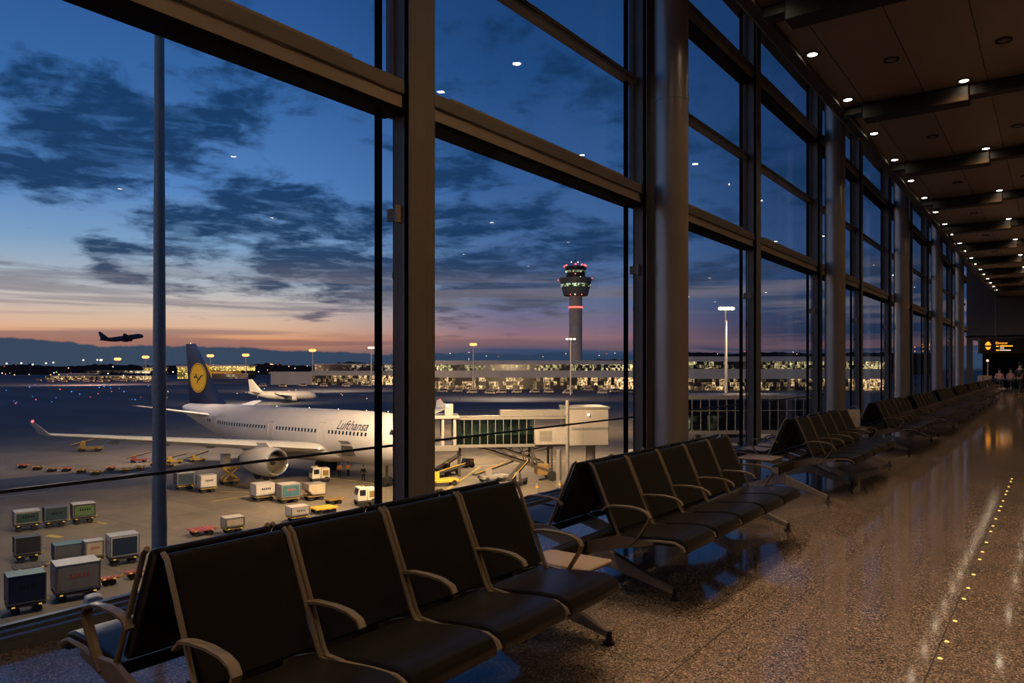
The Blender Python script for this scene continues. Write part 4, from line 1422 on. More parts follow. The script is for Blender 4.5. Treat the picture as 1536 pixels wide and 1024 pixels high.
# empty dollies
for (x0, x1, yb, lb, dm) in ((480, 514, 758, 'empty yellow dolly between the beige container and the white truck', M['deck']),
                             (0, 58, 866, 'empty flat dolly beside the black container', M['deck_dark']),
                             (143, 167, 882, 'empty red dolly behind the low silver pallet', M['red_paint']),
                             (180, 208, 872, 'second empty red dolly, nearer the first bench', M['red_paint']),
                             (270, 318, 806, 'empty dolly with red tow bar above the first seat back', M['red_paint']),
                             (500, 540, 778, 'pale empty dolly just above the third seat back', M['cream']),
                             (104, 152, 932, 'low dolly under the silver pallet', M['deck_dark']),
                             (456, 505, 772, 'yellow edged dolly behind the second seat back', M['yellow'])):
    loc, rz, Ln, Wd, Ht = lay(x0, x1, yb - 25, yb)
    dolly(loc, rz, Ln, Wd, lb, dm)
loc, rz, Ln, Wd, Ht = lay(104, 152, 900, 932)
pl_ = empty('cargo_pallet', (loc[0], loc[1], APR + 0.52), rz, 'low silver wrapped pallet load beside the large grey white container', 'pallet')
MB().box((-Ln / 2, -Wd / 2, 0), (Ln / 2, Wd / 2, 0.08)).build('base', M['sill'], pl_)
MB().prism([(-Ln / 2 + 0.1, 0.08), (Ln / 2 - 0.1, 0.08), (Ln / 2 - 0.2, 0.5), (0.1, 0.62), (-Ln / 2 + 0.2, 0.55)], -Wd / 2 + 0.1, Wd / 2 - 0.1, 1).build('wrapped_load', SILV, pl_, bevel=0.08)

# distant low empty dollies in rows on the apron
for i in range(11):
    x = 34 + i * 22
    yb = 702 + (i % 3) * 3 - i * 0.4 + (6 if 2 < i < 8 else 0)
    q = G(x, yb)
    dolly((q.x, q.y, APR), PHI + R(12), 1.15, 0.9, 'empty dolly parked in the long row under the wing of the white airliner', M['deck'] if i % 3 else M['red_paint'])
    COL.objects[-1]
for o in [x for x in COL.objects if x.get('label', '').startswith('empty dolly parked in the long row')]:
    o['group'] = 'dollies in the row under the wing'

def truck(x0, x1, yt, yb, label, m_, th=28, cab_first=True):
    loc, rz, Ln, Wd, Ht = lay(x0, x1, yt, yb, th)
    t = empty('service_truck', loc, rz, label, 'truck')
    H = Ht + 0.5
    MB().box((-Ln / 2, -Wd / 2, 0.32), (Ln / 2, Wd / 2, 0.52)).build('chassis', M['deck_dark'], t, bevel=0.03)
    MB().prism([(-Ln / 2, 0.5), (-Ln * 0.02, 0.5), (-Ln * 0.02, H), (-Ln / 2 + 0.15, H), (-Ln / 2, H * 0.6)], -Wd / 2, Wd / 2, 1).build('cab', m_, t, bevel=0.05)
    cw_ = MB().box((-Ln * 0.40, -Wd / 2 - 0.015, H * 0.58), (-Ln * 0.10, -Wd / 2, H * 0.88))
    cw_.add([(-Ln / 2 + 0.0, -Wd * 0.4, H * 0.62), (-Ln / 2 + 0.0, Wd * 0.4, H * 0.62), (-Ln / 2 + 0.13, Wd * 0.4, H * 0.94), (-Ln / 2 + 0.13, -Wd * 0.4, H * 0.94)], [(0, 1, 2, 3)])
    cw_.xf(Matrix.Translation((-0.012, 0, 0))).build('cab_window', M['dark_win'], t)
    MB().box((Ln * 0.0, -Wd / 2 + 0.05, 0.5), (Ln / 2, Wd / 2 - 0.05, H * 0.92)).build('cargo_box', m_, t, bevel=0.04)
    MB().box((Ln * 0.1, -Wd / 2 + 0.03, H * 0.45), (Ln * 0.42, -Wd / 2 + 0.05, H * 0.8)).build('side_panel', M['deck'], t)
    for sx in (-Ln * 0.32, Ln * 0.32):
        for sy in (-Wd / 2 + 0.12, Wd / 2 - 0.12):
            wheels(MB(), (sx,), (sy,), 0.33, 0.2).build('wheel', M['tire'], t)
    MB().ball((-Ln * 0.2, 0, H + 0.08), 0.09).build('beacon', M['amber'], t)
    return t
truck(524, 566, 729, 760, 'white service truck above the gap between second and third seat backs', M['truck_white'])
truck(457, 494, 699, 725, 'white high cab truck beneath the white airliner fuselage', M['truck_white'])
truck(690, 712, 690, 702, 'small dark tractor under the glazed jet bridge', M['deck_dark'])
truck(1042, 1062, 628, 640, 'yellow van in front of the glass concourse', M['yellow'])
truck(1040, 1058, 666, 684, 'pale van behind the five seat bench beside the round column', M['cream'])
truck(1090, 1108, 648, 662, 'pale van parked below the glass concourse', M['truck_white'])

# container loader with scissor lift under the wing
loc, rz, Ln, Wd, Ht = lay(321, 356, 689, 728)
ldr = empty('container_loader', loc, rz, 'yellow scissor lift container loader under the wing beside the engine', 'loader')
MB().box((-Ln / 2, -Wd / 2, 0.35), (Ln / 2, Wd / 2, 0.6)).build('chassis', M['deck'], ldr, bevel=0.03)
sc_ = MB()
for yy in (-Wd / 2 + 0.15, Wd / 2 - 0.15):
    sc_.bar((-Ln / 2 + 0.2, yy, 0.6), (Ln / 2 - 0.2, yy, 1.75), 0.1, 0.14)
    sc_.bar((Ln / 2 - 0.2, yy, 0.6), (-Ln / 2 + 0.2, yy, 1.75), 0.1, 0.14)
sc_.build('scissor_arm', M['yellow'], ldr)
MB().box((-Ln / 2, -Wd / 2, 1.72), (Ln / 2, Wd / 2, 1.88)).build('platform', M['yellow'], ldr, bevel=0.02)
MB().box((-Ln / 2, -Wd / 2, 1.9), (-Ln / 2 + 0.8, -Wd / 2 + 0.9, 3.3)).build('operator_cab', M['truck_white'], ldr, bevel=0.04)
rl = MB()
for xx in (-0.2, Ln / 2 - 0.1):
    rl.bar((xx, -Wd / 2, 1.88), (xx, -Wd / 2, 2.9), 0.06, 0.06)
rl.bar((-0.2, -Wd / 2, 2.85), (Ln / 2 - 0.1, -Wd / 2, 2.85), 0.06, 0.06)
rl.build('guard_rail', M['yellow'], ldr)
for sx in (-1, 1):
    for sy in (-1, 1):
        wheels(MB(), (sx * (Ln / 2 - 0.4),), (sy * (Wd / 2 - 0.15),), 0.33, 0.2).build('wheel', M['tire'], ldr)

# belt loaders and ground equipment
def belt_loader(x, yb, label, m_, th=20, k=1.0):
    q = G(x, yb)
    t = empty('belt_loader', tuple(q), PHI + R(th), label, 'belt loader')
    t.scale = (k, k, k)
    MB().box((-1.6, -0.7, 0.4), (1.6, 0.7, 0.75)).build('chassis', m_, t, bevel=0.03)
    MB().bar((-2.4, 0, 0.9), (2.4, 0, 2.1), 0.7, 0.16).build('belt', M['deck_dark'], t)
    MB().box((-1.2, -0.65, 0.75), (-0.5, -0.1, 1.5)).build('seat_pod', m_, t, bevel=0.03)
    MB().bar((-2.4, -0.4, 1.1), (2.4, -0.4, 2.35), 0.05, 0.06).build('side_rail', M['yellow'], t)
    for sx in (-1, 1):
        for sy in (-0.6, 0.6):
            wheels(MB(), (sx * 1.1,), (sy,), 0.32, 0.2).build('wheel', M['tire'], t)
    MB().ball((-0.9, -0.4, 1.56), 0.08).build('beacon', M['amber'], t)
    return t
belt_loader(672, 712, 'dark belt loader beneath the jet bridge cab', M['deck_dark'], 60)
belt_loader(664, 728, 'yellow belt loader just above the last seat back of the front bench', M['yellow'], 20)
belt_loader(208, 693, 'red belt loader just before the near pole', M['red_paint'], 15, 0.6)
belt_loader(262, 695, 'yellow belt loader past the near pole behind the containers', M['yellow'], 15, 0.6)
belt_loader(296, 692, 'second yellow belt loader past the near pole', M['yellow'], 40, 0.6)
belt_loader(135, 677, 'orange belt loader alone far out on the apron beneath the wing', M['deck'], 10)
belt_loader(775, 728, 'low grey belt loader on the apron behind the end of the front bench', M['bframe'], 70)
belt_loader(740, 722, 'pale belt loader beside the low grey one', M['cream'], 30)
belt_loader(1060, 672, 'dark belt loader between the vans behind the five seat bench', M['deck_dark'], 30)

# apron bollards with lamps
for i, (x, yb) in enumerate(((728, 740), (806, 742), (840, 738), (868, 735), (766, 760))):
    q = G(x, yb)
    o = empty('apron_bollard', tuple(q), 0, 'short grey bollard on the apron beyond the gap between the first two benches', 'bollard', 'apron bollards')
    MB().lathe([(0.16, 0), (0.14, 1.1), (0.05, 1.2)], 10).build('post', M['bframe'], o, smooth=True)
    MB().lathe([(0.17, 0.7), (0.17, 0.9)], 10).build('band', M['yellow'], o)

# ground crew
for (x, yb, lb, ps, tp) in ((509, 717, 'ground worker in orange jacket standing under the fuselage beside the white truck', 'stand', M['hivis']),
                            (522, 716, 'ground worker in orange jacket reaching out, second from the white truck', 'reach', M['hivis']),
                            (545, 722, 'dark clothed ground worker bending near the nose of the white airliner', 'walk', M['cloth_dark']),
                            (690, 600, 'tiny distant worker walking beyond the jet bridge roof', 'walk', M['cloth_dark']),
                            (880, 720, 'ground worker in orange jacket near the second bench top', 'stand', M['hivis'])):
    q = G(x, yb)
    person(tuple(q), PHI + R(20), lb, tp, M['cloth_dark'], ps, 1.0)

# ------------------------------------------------------------------ far airport
def far_box(x0, x1, y0, y1, D, dep, m_, parent, name, org):
    """box in the local frame of a camera-right aligned building whose origin pixel is org"""
    k = D / F
    zz = lambda y: (CAMZ - (y - HY) * k) - APR
    b = MB().box(((x0 - org) * k, 0, max(0, zz(y1))), ((x1 - org) * k, dep, zz(y0)))
    return b.build(name, m_, parent)

def building(x0, x1, D, label, layers, org=None, roof_over=0.8):
    org = (x0 + x1) / 2
    q = cw((org - 768) / F * D, D, APR)
    t = empty('terminal_building', tuple(q), PHI, label, 'building')
    for nm, a, b, y0, y1, dep, m_ in layers:
        o = far_box(a, b, y0, y1, D, dep, m_, t, nm, org)
        if nm in ('roof', 'canopy'):
            o.location.y -= roof_over
    return t

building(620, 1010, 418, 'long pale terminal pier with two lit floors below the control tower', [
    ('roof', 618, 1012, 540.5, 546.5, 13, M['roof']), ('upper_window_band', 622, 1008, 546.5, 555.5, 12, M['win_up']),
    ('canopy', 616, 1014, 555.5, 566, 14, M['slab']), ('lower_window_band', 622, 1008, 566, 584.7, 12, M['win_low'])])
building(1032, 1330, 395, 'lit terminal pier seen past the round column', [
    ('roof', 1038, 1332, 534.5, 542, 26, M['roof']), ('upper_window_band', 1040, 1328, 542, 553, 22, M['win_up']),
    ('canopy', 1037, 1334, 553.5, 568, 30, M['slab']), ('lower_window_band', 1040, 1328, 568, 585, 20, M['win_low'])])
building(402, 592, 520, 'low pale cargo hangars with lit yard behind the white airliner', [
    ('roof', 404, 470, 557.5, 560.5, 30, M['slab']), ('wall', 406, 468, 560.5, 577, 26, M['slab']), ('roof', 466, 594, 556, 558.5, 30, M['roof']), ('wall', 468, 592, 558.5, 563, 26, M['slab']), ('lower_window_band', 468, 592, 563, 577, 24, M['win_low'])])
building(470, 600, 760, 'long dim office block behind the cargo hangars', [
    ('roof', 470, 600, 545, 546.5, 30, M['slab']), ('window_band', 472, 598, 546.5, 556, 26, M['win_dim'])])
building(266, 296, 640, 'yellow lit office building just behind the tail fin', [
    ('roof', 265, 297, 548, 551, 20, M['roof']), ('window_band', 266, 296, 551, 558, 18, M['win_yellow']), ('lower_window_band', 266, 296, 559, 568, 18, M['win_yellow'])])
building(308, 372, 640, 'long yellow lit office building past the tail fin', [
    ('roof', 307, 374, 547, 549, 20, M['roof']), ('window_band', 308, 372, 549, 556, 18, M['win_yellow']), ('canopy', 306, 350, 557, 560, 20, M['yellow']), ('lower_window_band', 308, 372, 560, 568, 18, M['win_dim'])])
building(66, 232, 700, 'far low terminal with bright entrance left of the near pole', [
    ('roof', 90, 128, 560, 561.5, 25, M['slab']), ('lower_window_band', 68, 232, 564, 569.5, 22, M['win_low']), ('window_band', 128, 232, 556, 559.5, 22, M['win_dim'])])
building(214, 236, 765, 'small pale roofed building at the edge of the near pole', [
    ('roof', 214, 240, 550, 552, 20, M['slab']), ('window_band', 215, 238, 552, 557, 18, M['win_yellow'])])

# control tower
td = 440.0
q = cw((863.5 - 768) / F * td, td, APR)
tw = empty('control_tower', tuple(q), PHI, 'tall concrete control tower with flared cab and red warning lamps', 'tower')
kt = td / F
def tz(y): return (CAMZ - (y - HY) * kt) - APR
MB().lathe([(3.9, 0), (3.85, tz(444))], 24).build('shaft', M['concrete'], tw, smooth=True)
MB().lathe([(4.0, tz(462)), (4.25, tz(462)), (4.25, tz(460)), (4.0, tz(460))], 24, cap=False).build('warning_band', M['red_soft'], tw)
MB().lathe([(7.0, tz(443.5)), (7.3, tz(442)), (9.5, tz(419.5)), (9.7, tz(417.5)), (6.6, tz(416.5))], 28).build('lower_cab', M['cab'], tw, smooth=True)
pr_ = [(8.42, tz(431)), (8.88, tz(426.5))]
MB().lathe(pr_, 28, cap=False).xf(Matrix.Scale(1.012, 4, (1, 0, 0)) @ Matrix.Scale(1.012, 4, (0, 1, 0))).build('cab_window', M['win_tower'], tw)
MB().lathe([(5.7, tz(416.5)), (5.6, tz(411)), (6.3, tz(402)), (6.2, tz(400.5)), (4.0, tz(399.5))], 24).build('upper_cab', M['dark_metal'], tw, smooth=True)
MB().lathe([(5.98, tz(409.5)), (6.2, tz(406.5))], 24, cap=False).build('upper_window', M['win_tower'], tw)
MB().lathe([(6.4, tz(401)), (6.4, tz(400)), (4.5, tz(399))], 24).build('cab_roof', M['cab'], tw)
an = MB()
for (dx, h) in ((0, 385), (-2, 393), (2, 393)):
    an.tube([(dx, 0, tz(399.5)), (dx, 0, tz(h))], 0.15, 6)
an.build('antenna', M['dark_metal'], tw)
for (x, y, m_) in ((846.5, 399.5, 'red'), (849, 398.7, 'red'), (862, 398, 'red'), (871.5, 398.5, 'red'), (876, 399, 'red'), (878, 399.5, 'red'), (837, 420, 'red_soft'), (887, 418, 'red_soft'), (861.5, 412.5, 'red_soft'), (854.5, 443, 'red_soft'), (871, 443, 'red_soft'), (861, 443, 'flood_white'), (857, 393, 'flood_white'), (867, 393, 'flood_white')):
    dx = (x - 863.5) * kt
    rr = 6.4 if y < 405 else (9.6 if y < 430 and abs(dx) > 5 else 6.9)
    dy = -math.sqrt(max(0, rr * rr - dx * dx)) - 0.2
    if y < 396:
        dy = 0
    MB().ball((dx, dy, tz(y)), 0.5 if m_ == 'red' else 0.36, 8, 6).build('warning_lamp', M[m_], tw)

# floodlight masts
def mast(x, yt, label, m_, z_g=APR, nl=2, arm=1.2):
    D = (CAMZ - z_g - 0.1 + 12.45) * F / ((HY - yt) + (HY - yt)) * 0 + 13900.0 / (HY - yt)
    q = cw((x - 768) / F * D, D, z_g)
    h = (CAMZ - z_g) + (HY - yt) * D / F
    t = empty('floodlight_mast', tuple(q), PHI, label, 'floodlight')
    s = max(1.0, D / 300.0)
    MB().lathe([(0.35 * s, 0), (0.22 * s, h)], 10).build('pole', M['mast'], t, smooth=True)
    MB().box((-arm * s, -0.15 * s, h), (arm * s, 0.15 * s, h + 0.3 * s)).build('head_frame', M['mast'], t)
    lm = (0.85 if nl == 2 else 0.55) * s
    for i in range(nl):
        xx = (-arm + 2 * arm * (i + 0.5) / nl) * s
        MB().ball((xx, -0.3 * s, h - 0.1 * s), lm, 10, 6, sx=1.1, sy=0.6, sz=0.7).build('lamp', m_, t)
    return t
mast(177, 538, 'warm floodlight mast two left of the near pole', M['flood'])
mast(219, 535, 'bright warm floodlight mast just left of the near pole', M['flood'])
mast(316, 533, 'floodlight mast just right of the tail fin', M['flood'])
mast(369, 532, 'floodlight mast between the tail fin and the hangars', M['flood'])
mast(469, 525, 'bright orange floodlight mast above the middle of the white airliner', M['flood'])
mast(557, 521, 'white floodlight mast beside the first mullion', M['flood_white'], nl=3)
mast(710, 516, 'bright orange floodlight mast in front of the terminal pier', M['flood'])
mast(856, 508, 'white floodlight mast in front of the control tower', M['flood_white'], nl=3, arm=2.2)
mast(1089, 462, 'tall white floodlight mast past the round column', M['flood_white'], nl=4, arm=1.6)
mast(152, 539.5, 'small distant floodlight mast left of the two warm masts', M['flood_white'], nl=1)
mast(405, 547, 'low orange floodlight over the cargo hangars', M['flood'], nl=2)

# distant lamps (tiny)
def lamp_dot(x, y, D, m_, r_px, label, group):
    q = W(x, y, D)
    o = MB().ball((0, 0, 0), r_px * D / F, 6, 4).build('distant_lamp', m_, loc=tuple(q))
    return tag(o, label, 'lamp', group)
def lamp_on_ground(x, y, m_, r_px, label, group, name='runway_light'):
    D = DG(y)
    q = cw((x - 768) / F * D, D, APR)
    h = r_px * D / F
    t = empty(name, tuple(q), 0, label, 'runway light', group)
    MB().lathe([(h * 0.5, 0), (h * 0.4, h * 0.7)], 6).build('stem', M['truss'], t)
    MB().ball((0, 0, h * 1.3), h, 6, 4).build('lens', m_, t)
    return t
M['lamp_w'] = glow('far_white', (1.0, 0.85, 0.7), 2.2)
M['lamp_o'] = glow('far_orange', (1.0, 0.5, 0.2), 2.0)
M['lamp_b'] = glow('far_blue', (0.1, 0.3, 1.0), 1.6)
M['lamp_g'] = glow('far_green', (0.35, 0.9, 0.35), 1.0)
M['lamp_r'] = glow('far_red', (1.0, 0.12, 0.12), 1.6)
rnd = random.Random(3)
D_l = 880.0
seen = []
for i in range(95):
    x = rnd.uniform(-5, 620) if i < 75 else rnd.uniform(640, 1230)
    y = rnd.choice([rnd.uniform(546, 562), rnd.uniform(557, 563)]) if i < 75 else rnd.uniform(526, 539)
    if any(abs(x - a) < 4 and abs(y - b) < 4 for a, b in seen):
        x += 4.5
    if any(abs(x - a) < 3 and abs(y - b) < 3 for a, b in seen):
        continue
    seen.append((x, y))
    m_ = rnd.choices(['lamp_w', 'lamp_o', 'lamp_r', 'lamp_g'], [5, 5, 2, 1])[0]
    if i >= 75:
        m_ = rnd.choice(['lamp_r', 'lamp_o', 'lamp_w'])
    h = CAMZ - (y - HY) / F * D_l
    c = {'lamp_w': 'white', 'lamp_o': 'orange', 'lamp_r': 'red', 'lamp_g': 'green'}[m_]
    where = 'tiny %s lamp among the far lights along the horizon' % c if i < 75 else 'tiny %s lamp on the skyline above the terminal pier' % c
    lamp_dot(x, y, D_l if i < 75 else 640, M[m_], rnd.uniform(0.45, 1.1) if i < 75 else 0.7, where, '%s lamps %s' % (c, 'along the horizon' if i < 75 else 'above the pier'))
for (x, y) in ((10, 545), (32, 544.5), (49, 546.5), (69, 544.5), (80, 543.5), (125, 540), (146, 539.6)):
    lamp_dot(x, y, 900, M['lamp_w'], 1.3, 'white lamp standing above the dark treeline at the far horizon', 'white lamps above the treeline')
for i in range(26):
    x = rnd.uniform(5, 235)
    y = rnd.uniform(576, 606)
    lamp_on_ground(x, y, M['lamp_b'] if i % 4 else M['lamp_r'], rnd.uniform(0.5, 1.0), 'tiny %s taxiway light on the dark ground beyond the wing' % ('blue' if i % 4 else 'red'), '%s taxiway lights' % ('blue' if i % 4 else 'red'))
for i in range(16):
    x = rnd.uniform(240, 560)
    y = rnd.uniform(583, 602)
    lamp_on_ground(x, y, M['lamp_o'] if i % 3 else M['lamp_w'], 0.6, 'tiny %s taxiway light beyond the parked white airliner' % ('orange' if i % 3 else 'white'), '%s taxiway lights beyond the airliner' % ('orange' if i % 3 else 'white'))

# far parked vans in front of the terminals
def make_van():
    t = empty('parked_van')
    MB().prism([(-2.2, 0.5), (2.2, 0.5), (2.2, 2.2), (-1.3, 2.2), (-2.0, 1.4), (-2.2, 1.2)], -0.9, 0.9, 1).build('body', M['cream'], t, bevel=0.08)
    MB().box((-1.2, -0.93, 1.35), (2.0, 0.93, 1.95)).build('window_band', M['dark_win'], t)
    wheels(MB(), (-1.4, 1.4), (-0.8, 0.8), 0.38, 0.25).build('wheel', M['tire'], t)
    MB().box((-2.25, -0.7, 0.7), (-2.2, 0.7, 0.95)).box((2.2, -0.7, 0.7), (2.25, 0.7, 0.95)).build('lamp', M['lamp_o'], t)
    return t
van = make_van()
for i in range(34):
    o = van if i == 0 else copy_tree(van)
    if i < 14:
        x, y = 60 + i * 13 + rnd.uniform(-4, 4), rnd.uniform(571.5, 573.5)
        lb, gp = 'tiny van parked in front of the far low terminal', 'vans by the far terminal'
    elif i < 20:
        x, y = 395 + (i - 14) * 30 + rnd.uniform(-5, 5), rnd.uniform(579, 581)
        lb, gp = 'tiny van parked by the cargo hangars', 'vans by the cargo hangars'
    else:
        x, y = 660 + (i - 20) * 24 + rnd.uniform(-6, 6), rnd.uniform(587, 592)
        lb, gp = 'tiny van parked in front of the long terminal pier', 'vans by the terminal pier'
    q = G(x, y)
    o.location = q
    o.rotation_euler = (0, 0, PHI + rnd.uniform(-0.4, 0.4))
    tag(o, lb, 'van', gp)
# cars by the lower right windows
for i, (x, y) in enumerate(((1034, 662), (1052, 658), (1075, 664), (1098, 668), (1172, 652), (1186, 660), (1200, 650), (1180, 640), (960, 700))):
    o = copy_tree(van)
    o.location = G(x, y)
    o.rotation_euler = (0, 0, PHI + 0.3 * (i % 3))
    tag(o, 'pale van parked below the terminal seen through the windows beyond the round column', 'van', 'vans beyond the round column')

# treeline
tl = MB()
xs = list(range(-200, 1400, 6))
D_t = 1000.0
vs = []
for i, x in enumerate(xs):
    base = 548.5 if x < 480 else (545.5 if x < 600 else 546)
    if x > 1000: base = 530
    elif x > 880: base = 541
    y = base - abs(rnd.gauss(0, 1.2)) - 1.2 * math.sin(x * 0.05)
    vs.append((x, y))
pts = [tuple(W(x, y, D_t)) for x, y in vs] + [tuple(W(x, 562, D_t)) for x, y in vs]
n = len(vs)
tl.add(pts, [(i, i + 1, n + i + 1, n + i) for i in range(n - 1)])
tag(tl.build('treeline', M['trees']), 'dark line of trees and low hills along the far horizon', 'trees', None, 'stuff')

# ------------------------------------------------------------------ unseen area lamps added to brighten the airport ground
def area(p, target, size, power, col):
    ld = bpy.data.lights.new('added_ground_lamp', 'AREA')
    ld.shape = 'DISK'
    ld.size = size
    ld.energy = power
    ld.color = col
    o = bpy.data.objects.new('added_ground_lamp', ld)
    COL.objects.link(o)
    o.location = p
    d = (Vector(target) - Vector(p)).normalized()
    o.rotation_euler = d.to_track_quat('-Z', 'Y').to_euler()
    return o
WARM = (1.0, 0.68, 0.36)
def over(x, y, h):
    q = G(x, y)
    return (q.x, q.y, APR + h)
area(over(560, 790, 17), tuple(G(470, 700)), 5, 10500, WARM)
area(over(760, 760, 17), tuple(G(740, 690)), 5, 9500, WARM)
area(over(760, 655, 20), tuple(G(770, 628)), 5, 26000, WARM)
area(over(735, 694, 13), tuple(G(735, 692)), 4, 5000, WARM)
area(over(900, 690, 13), tuple(G(890, 690)), 4, 3000, WARM)
area(over(392, 606, 14), tuple(G(385, 604)), 4, 9000, WARM)
area(over(200, 900, 15), tuple(G(200, 790)), 5, 2200, (1.0, 0.72, 0.42))
area(over(60, 780, 17), tuple(G(120, 860)), 4, 1000, (1.0, 0.8, 0.55))
area(over(300, 690, 22), tuple(G(250, 670)), 5, 9000, (1.0, 0.75, 0.55))
area(over(760, 600, 22), tuple(G(760, 596)), 5, 42000, (1.0, 0.62, 0.32))
area(over(480, 588, 25), tuple(G(480, 584)), 5, 60000, (1.0, 0.6, 0.3))
area(over(140, 578, 25), tuple(G(140, 576)), 5, 120000, (1.0, 0.5, 0.3))
area(over(1120, 640, 22), tuple(G(1100, 640)), 5, 6000, WARM)
fe = bpy.data.lights.new('far_hall_fill', 'AREA')  # added unseen lamp to brighten the dark hall end
fe.size = 3
fe.energy = 170
fe.color = (1.0, 0.7, 0.5)
feo = bpy.data.objects.new('far_hall_fill', fe)
COL.objects.link(feo)
feo.location = (-2.5, 50, 5.2)
feo.visible_glossy = False
fe2 = fe.copy()
fe2.energy = 70
fe2.size = 2
feo2 = bpy.data.objects.new('far_recess_fill', fe2)  # second added lamp, inside the recess, without a fitting
COL.objects.link(feo2)
feo2.location = (-2.6, 61.0, 3.4)

# ------------------------------------------------------------------ sky
w = bpy.data.worlds.new('dusk_sky')
sc.world = w
w.use_nodes = True
nt = w.node_tree
nt.nodes.clear()
out = N(nt, 'ShaderNodeOutputWorld')
bg = N(nt, 'ShaderNodeBackground')
tc = N(nt, 'ShaderNodeTexCoord')
def mth(op, a, b=None, c=None, clamp=False):
    n = N(nt, 'ShaderNodeMath', operation=op)
    n.use_clamp = clamp
    for i, v in enumerate((a, b, c)):
        if v is None: continue
        if isinstance(v, (int, float)): n.inputs[i].default_value = v
        else: L(nt, v, n.inputs[i])
    return n.outputs[0]
def sstep(v, a, b, lo=0.0, hi=1.0):
    n = N(nt, 'ShaderNodeMapRange', interpolation_type='SMOOTHSTEP')
    n.inputs['From Min'].default_value = a
    n.inputs['From Max'].default_value = b
    n.inputs['To Min'].default_value = lo
    n.inputs['To Max'].default_value = hi
    L(nt, v, n.inputs['Value'])
    return n.outputs[0]
def mixc(f, a, b):
    n = N(nt, 'ShaderNodeMix', data_type='RGBA')
    if isinstance(f, (int, float)): n.inputs[0].default_value = f
    else: L(nt, f, n.inputs[0])
    for i, v in ((6, a), (7, b)):
        if isinstance(v, tuple): n.inputs[i].default_value = c4(v)
        else: L(nt, v, n.inputs[i])
    return n.outputs[2]
def ramp(v, stops):
    n = N(nt, 'ShaderNodeValToRGB')
    e = n.color_ramp.elements
    e[0].position, e[0].color = stops[0][0], c4(stops[0][1])
    e[1].position, e[1].color = stops[-1][0], c4(stops[-1][1])
    for p, c in stops[1:-1]:
        x = e.new(p)
        x.color = c4(c)
    L(nt, v, n.inputs[0])
    return n.outputs[0]
def noise(vec, scale, detail, rough=0.55, dist=0.0):
    n = N(nt, 'ShaderNodeTexNoise')
    n.inputs['Scale'].default_value = scale
    n.inputs['Detail'].default_value = detail
    n.inputs['Roughness'].default_value = rough
    n.inputs['Distortion'].default_value = dist
    L(nt, vec, n.inputs['Vector'])
    return n.outputs['Fac']
def comb(x, y, z=0.0):
    n = N(nt, 'ShaderNodeCombineXYZ')
    for i, v in enumerate((x, y, z)):
        if isinstance(v, (int, float)): n.inputs[i].default_value = v
        else: L(nt, v, n.inputs[i])
    return n.outputs[0]
rot = N(nt, 'ShaderNodeVectorRotate', rotation_type='Z_AXIS')
rot.inputs['Angle'].default_value = -PHI
L(nt, tc.outputs['Generated'], rot.inputs['Vector'])
sp = N(nt, 'ShaderNodeSeparateXYZ')
L(nt, rot.outputs[0], sp.inputs[0])
X_, Y_, Z_ = sp.outputs
az = mth('ARCTAN2', X_, Y_)
hyp = mth('SQRT', mth('ADD', mth('MULTIPLY', X_, X_), mth('MULTIPLY', Y_, Y_)))
v = mth('DIVIDE', Z_, mth('MAXIMUM', hyp, 0.02))
vp = mth('MAXIMUM', v, 0.0)
left = ramp(vp, [(0.0, (0.05, 0.075, 0.12)), (0.02, (0.45, 0.20, 0.13)), (0.032, (0.80, 0.33, 0.14)), (0.05, (0.80, 0.49, 0.32)), (0.078, (0.68, 0.57, 0.50)), (0.105, (0.45, 0.50, 0.56)), (0.15, (0.22, 0.37, 0.58)), (0.22, (0.095, 0.24, 0.55)), (0.34, (0.043, 0.145, 0.39)), (0.5, (0.02, 0.085, 0.28)), (1.0, (0.006, 0.03, 0.12))])
right = ramp(vp, [(0.0, (0.028, 0.055, 0.11)), (0.025, (0.05, 0.08, 0.16)), (0.038, (0.34, 0.17, 0.19)), (0.055, (0.24, 0.17, 0.26)), (0.085, (0.13, 0.17, 0.31)), (0.15, (0.075, 0.16, 0.36)), (0.25, (0.04, 0.12, 0.32)), (0.4, (0.016, 0.07, 0.22)), (0.6, (0.01, 0.045, 0.15)), (1.0, (0.006, 0.03, 0.1))])
fr_ = ramp(vp, [(0.0, (0.015, 0.035, 0.08)), (0.05, (0.02, 0.045, 0.11)), (0.15, (0.03, 0.075, 0.2)), (0.3, (0.014, 0.05, 0.16)), (1.0, (0.006, 0.03, 0.1))])
base = mixc(sstep(az, -0.36, 0.02), left, right)
base = mixc(sstep(az, 0.05, 0.42), base, fr_)
lv = mth('LOGARITHM', mth('ADD', vp, 0.07), math.e)
cvec = comb(mth('MULTIPLY', az, 2.6), mth('MULTIPLY', lv, 2.0))
n1a = noise(cvec, 2.6, 9, 0.6, 0.2)
n1f = noise(cvec, 8.0, 6, 0.6, 0.3)
n1 = mth('ADD', mth('MULTIPLY', n1a, 0.72), mth('MULTIPLY', n1f, 0.28))
bias = sstep(vp, 0.28, 0.5, 0.0, -0.05)
bias = mth('ADD', bias, sstep(vp, 0.05, 0.10, -0.10, 0.0))
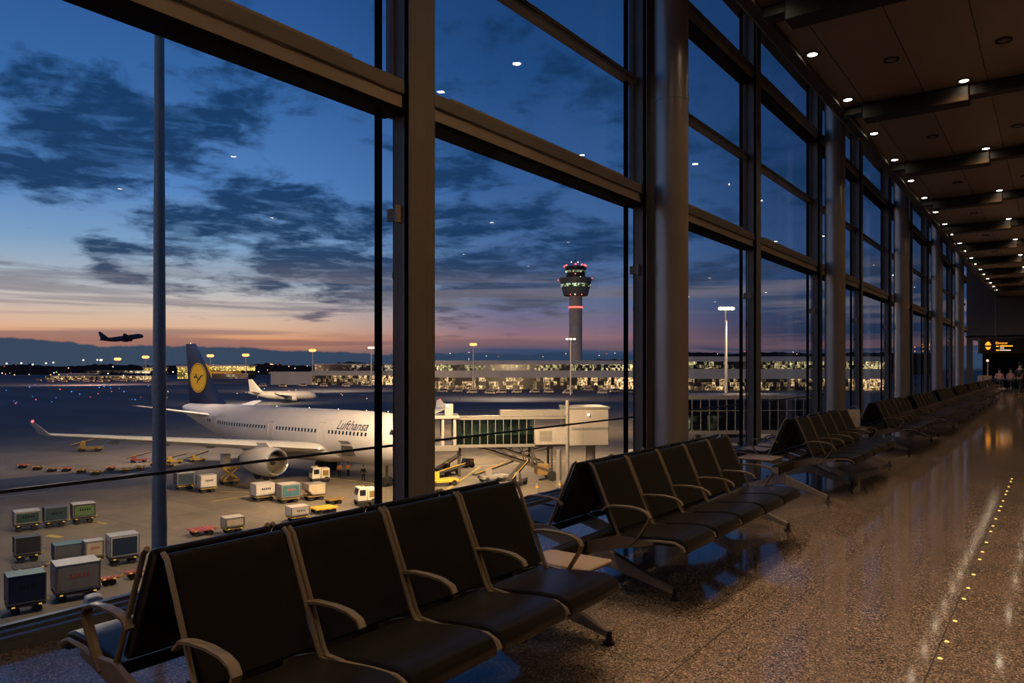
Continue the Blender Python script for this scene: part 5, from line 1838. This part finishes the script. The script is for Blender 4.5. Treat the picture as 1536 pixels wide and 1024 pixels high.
for (px, py, rx, ry, amp) in ((120, 170, 200, 80, 0.12), (410, 370, 190, 75, 0.13), (80, 265, 170, 45, 0.08), (760, 430, 150, 60, 0.10), (780, 340, 130, 45, 0.07), (330, 170, 90, 50, 0.06),
                              (490, 225, 80, 50, -0.14), (90, 345, 170, 45, -0.14), (100, 450, 300, 30, -0.12), (80, 40, 200, 45, -0.12), (480, 60, 120, 60, -0.06), (720, 300, 60, 30, -0.05), (160, 375, 60, 14, 0.14), (180, 415, 40, 10, 0.14)):
    a0 = math.atan((px - 768) / F)
    v0 = (HY - py) / F * math.cos(a0)
    sa = rx / F * math.cos(a0) ** 2
    sv = ry / F * math.cos(a0)
    da = mth('DIVIDE', mth('SUBTRACT', az, a0), sa)
    dv = mth('DIVIDE', mth('SUBTRACT', vp, v0), sv)
    g = mth('EXPONENT', mth('MULTIPLY', mth('ADD', mth('MULTIPLY', da, da), mth('MULTIPLY', dv, dv)), -1.0))
    bias = mth('ADD', bias, mth('MULTIPLY', g, amp))
n1b = mth('ADD', n1, bias)
cm = sstep(n1b, 0.465, 0.595)
ccol = ramp(vp, [(0.0, (0.05, 0.06, 0.1)), (0.06, (0.13, 0.11, 0.15)), (0.10, (0.035, 0.06, 0.12)), (0.16, (0.010, 0.042, 0.118)), (0.3, (0.008, 0.042, 0.125)), (1.0, (0.006, 0.028, 0.085))])
n1g = noise(comb(mth('MULTIPLY', az, 2.6), mth('MULTIPLY', lv, 3.2), 5.0), 6.0, 7, 0.62, 0.4)
thin = mth('MULTIPLY', sstep(n1g, 0.46, 0.68), 0.42)
dens = mth('SUBTRACT', mth('MULTIPLY', cm, 0.95), mth('MULTIPLY', thin, cm))
base = mixc(dens, base, ccol)
# long streaks close to the horizon
svec = comb(mth('MULTIPLY', az, 1.3), mth('MULTIPLY', vp, 30.0), 3.0)
n2 = noise(svec, 1.6, 7, 0.55, 0.6)
sm = mth('MULTIPLY', sstep(n2, 0.47, 0.62), sstep(vp, 0.10, 0.14, 0.68, 0.0))
base = mixc(sm, base, mixc(sstep(vp, 0.03, 0.07), (0.22, 0.12, 0.14), (0.20, 0.18, 0.22)))
# slate cloud bank on the horizon
n3 = noise(comb(mth('MULTIPLY', az, 5.0), 0.0, 7.0), 2.5, 6, 0.6)
bt = mth('ADD', mth('MULTIPLY', n3, 0.02), sstep(az, -0.62, -0.2, 0.02, 0.008))
bm_ = sstep(mth('SUBTRACT', vp, bt), -0.0015, 0.0015, 1.0, 0.0)
base = mixc(bm_, base, mixc(sstep(az, -0.5, 0.1), (0.045, 0.07, 0.115), (0.028, 0.055, 0.11)))
base = mixc(sstep(v, -0.004, 0.0, 1.0, 0.0), base, (0.015, 0.02, 0.03))
L(nt, base, bg.inputs[0])
bg.inputs[1].default_value = 1.0
L(nt, bg.outputs[0], out.inputs[0])

# ------------------------------------------------------------------ camera and view
cam = bpy.data.cameras.new('camera')
cam.sensor_width = 36
cam.lens = 36 * F / 1536
cam.shift_y = (HY - 512) / 1536
cam.clip_end = 6000
cam.clip_start = 0.05
co = bpy.data.objects.new('camera', cam)
COL.objects.link(co)
co.location = (0, 0, CAMZ)
co.rotation_euler = (R(90), 0, PHI)
sc.camera = co
sc.view_settings.view_transform = 'Standard'
sc.view_settings.look = 'None'
sc.cycles.use_denoising = True
sc.cycles.max_bounces = 8
sc.cycles.transparent_max_bounces = 16
sc.cycles.sample_clamp_indirect = 4
sc.cycles.caustics_reflective = False
sc.cycles.caustics_refractive = False
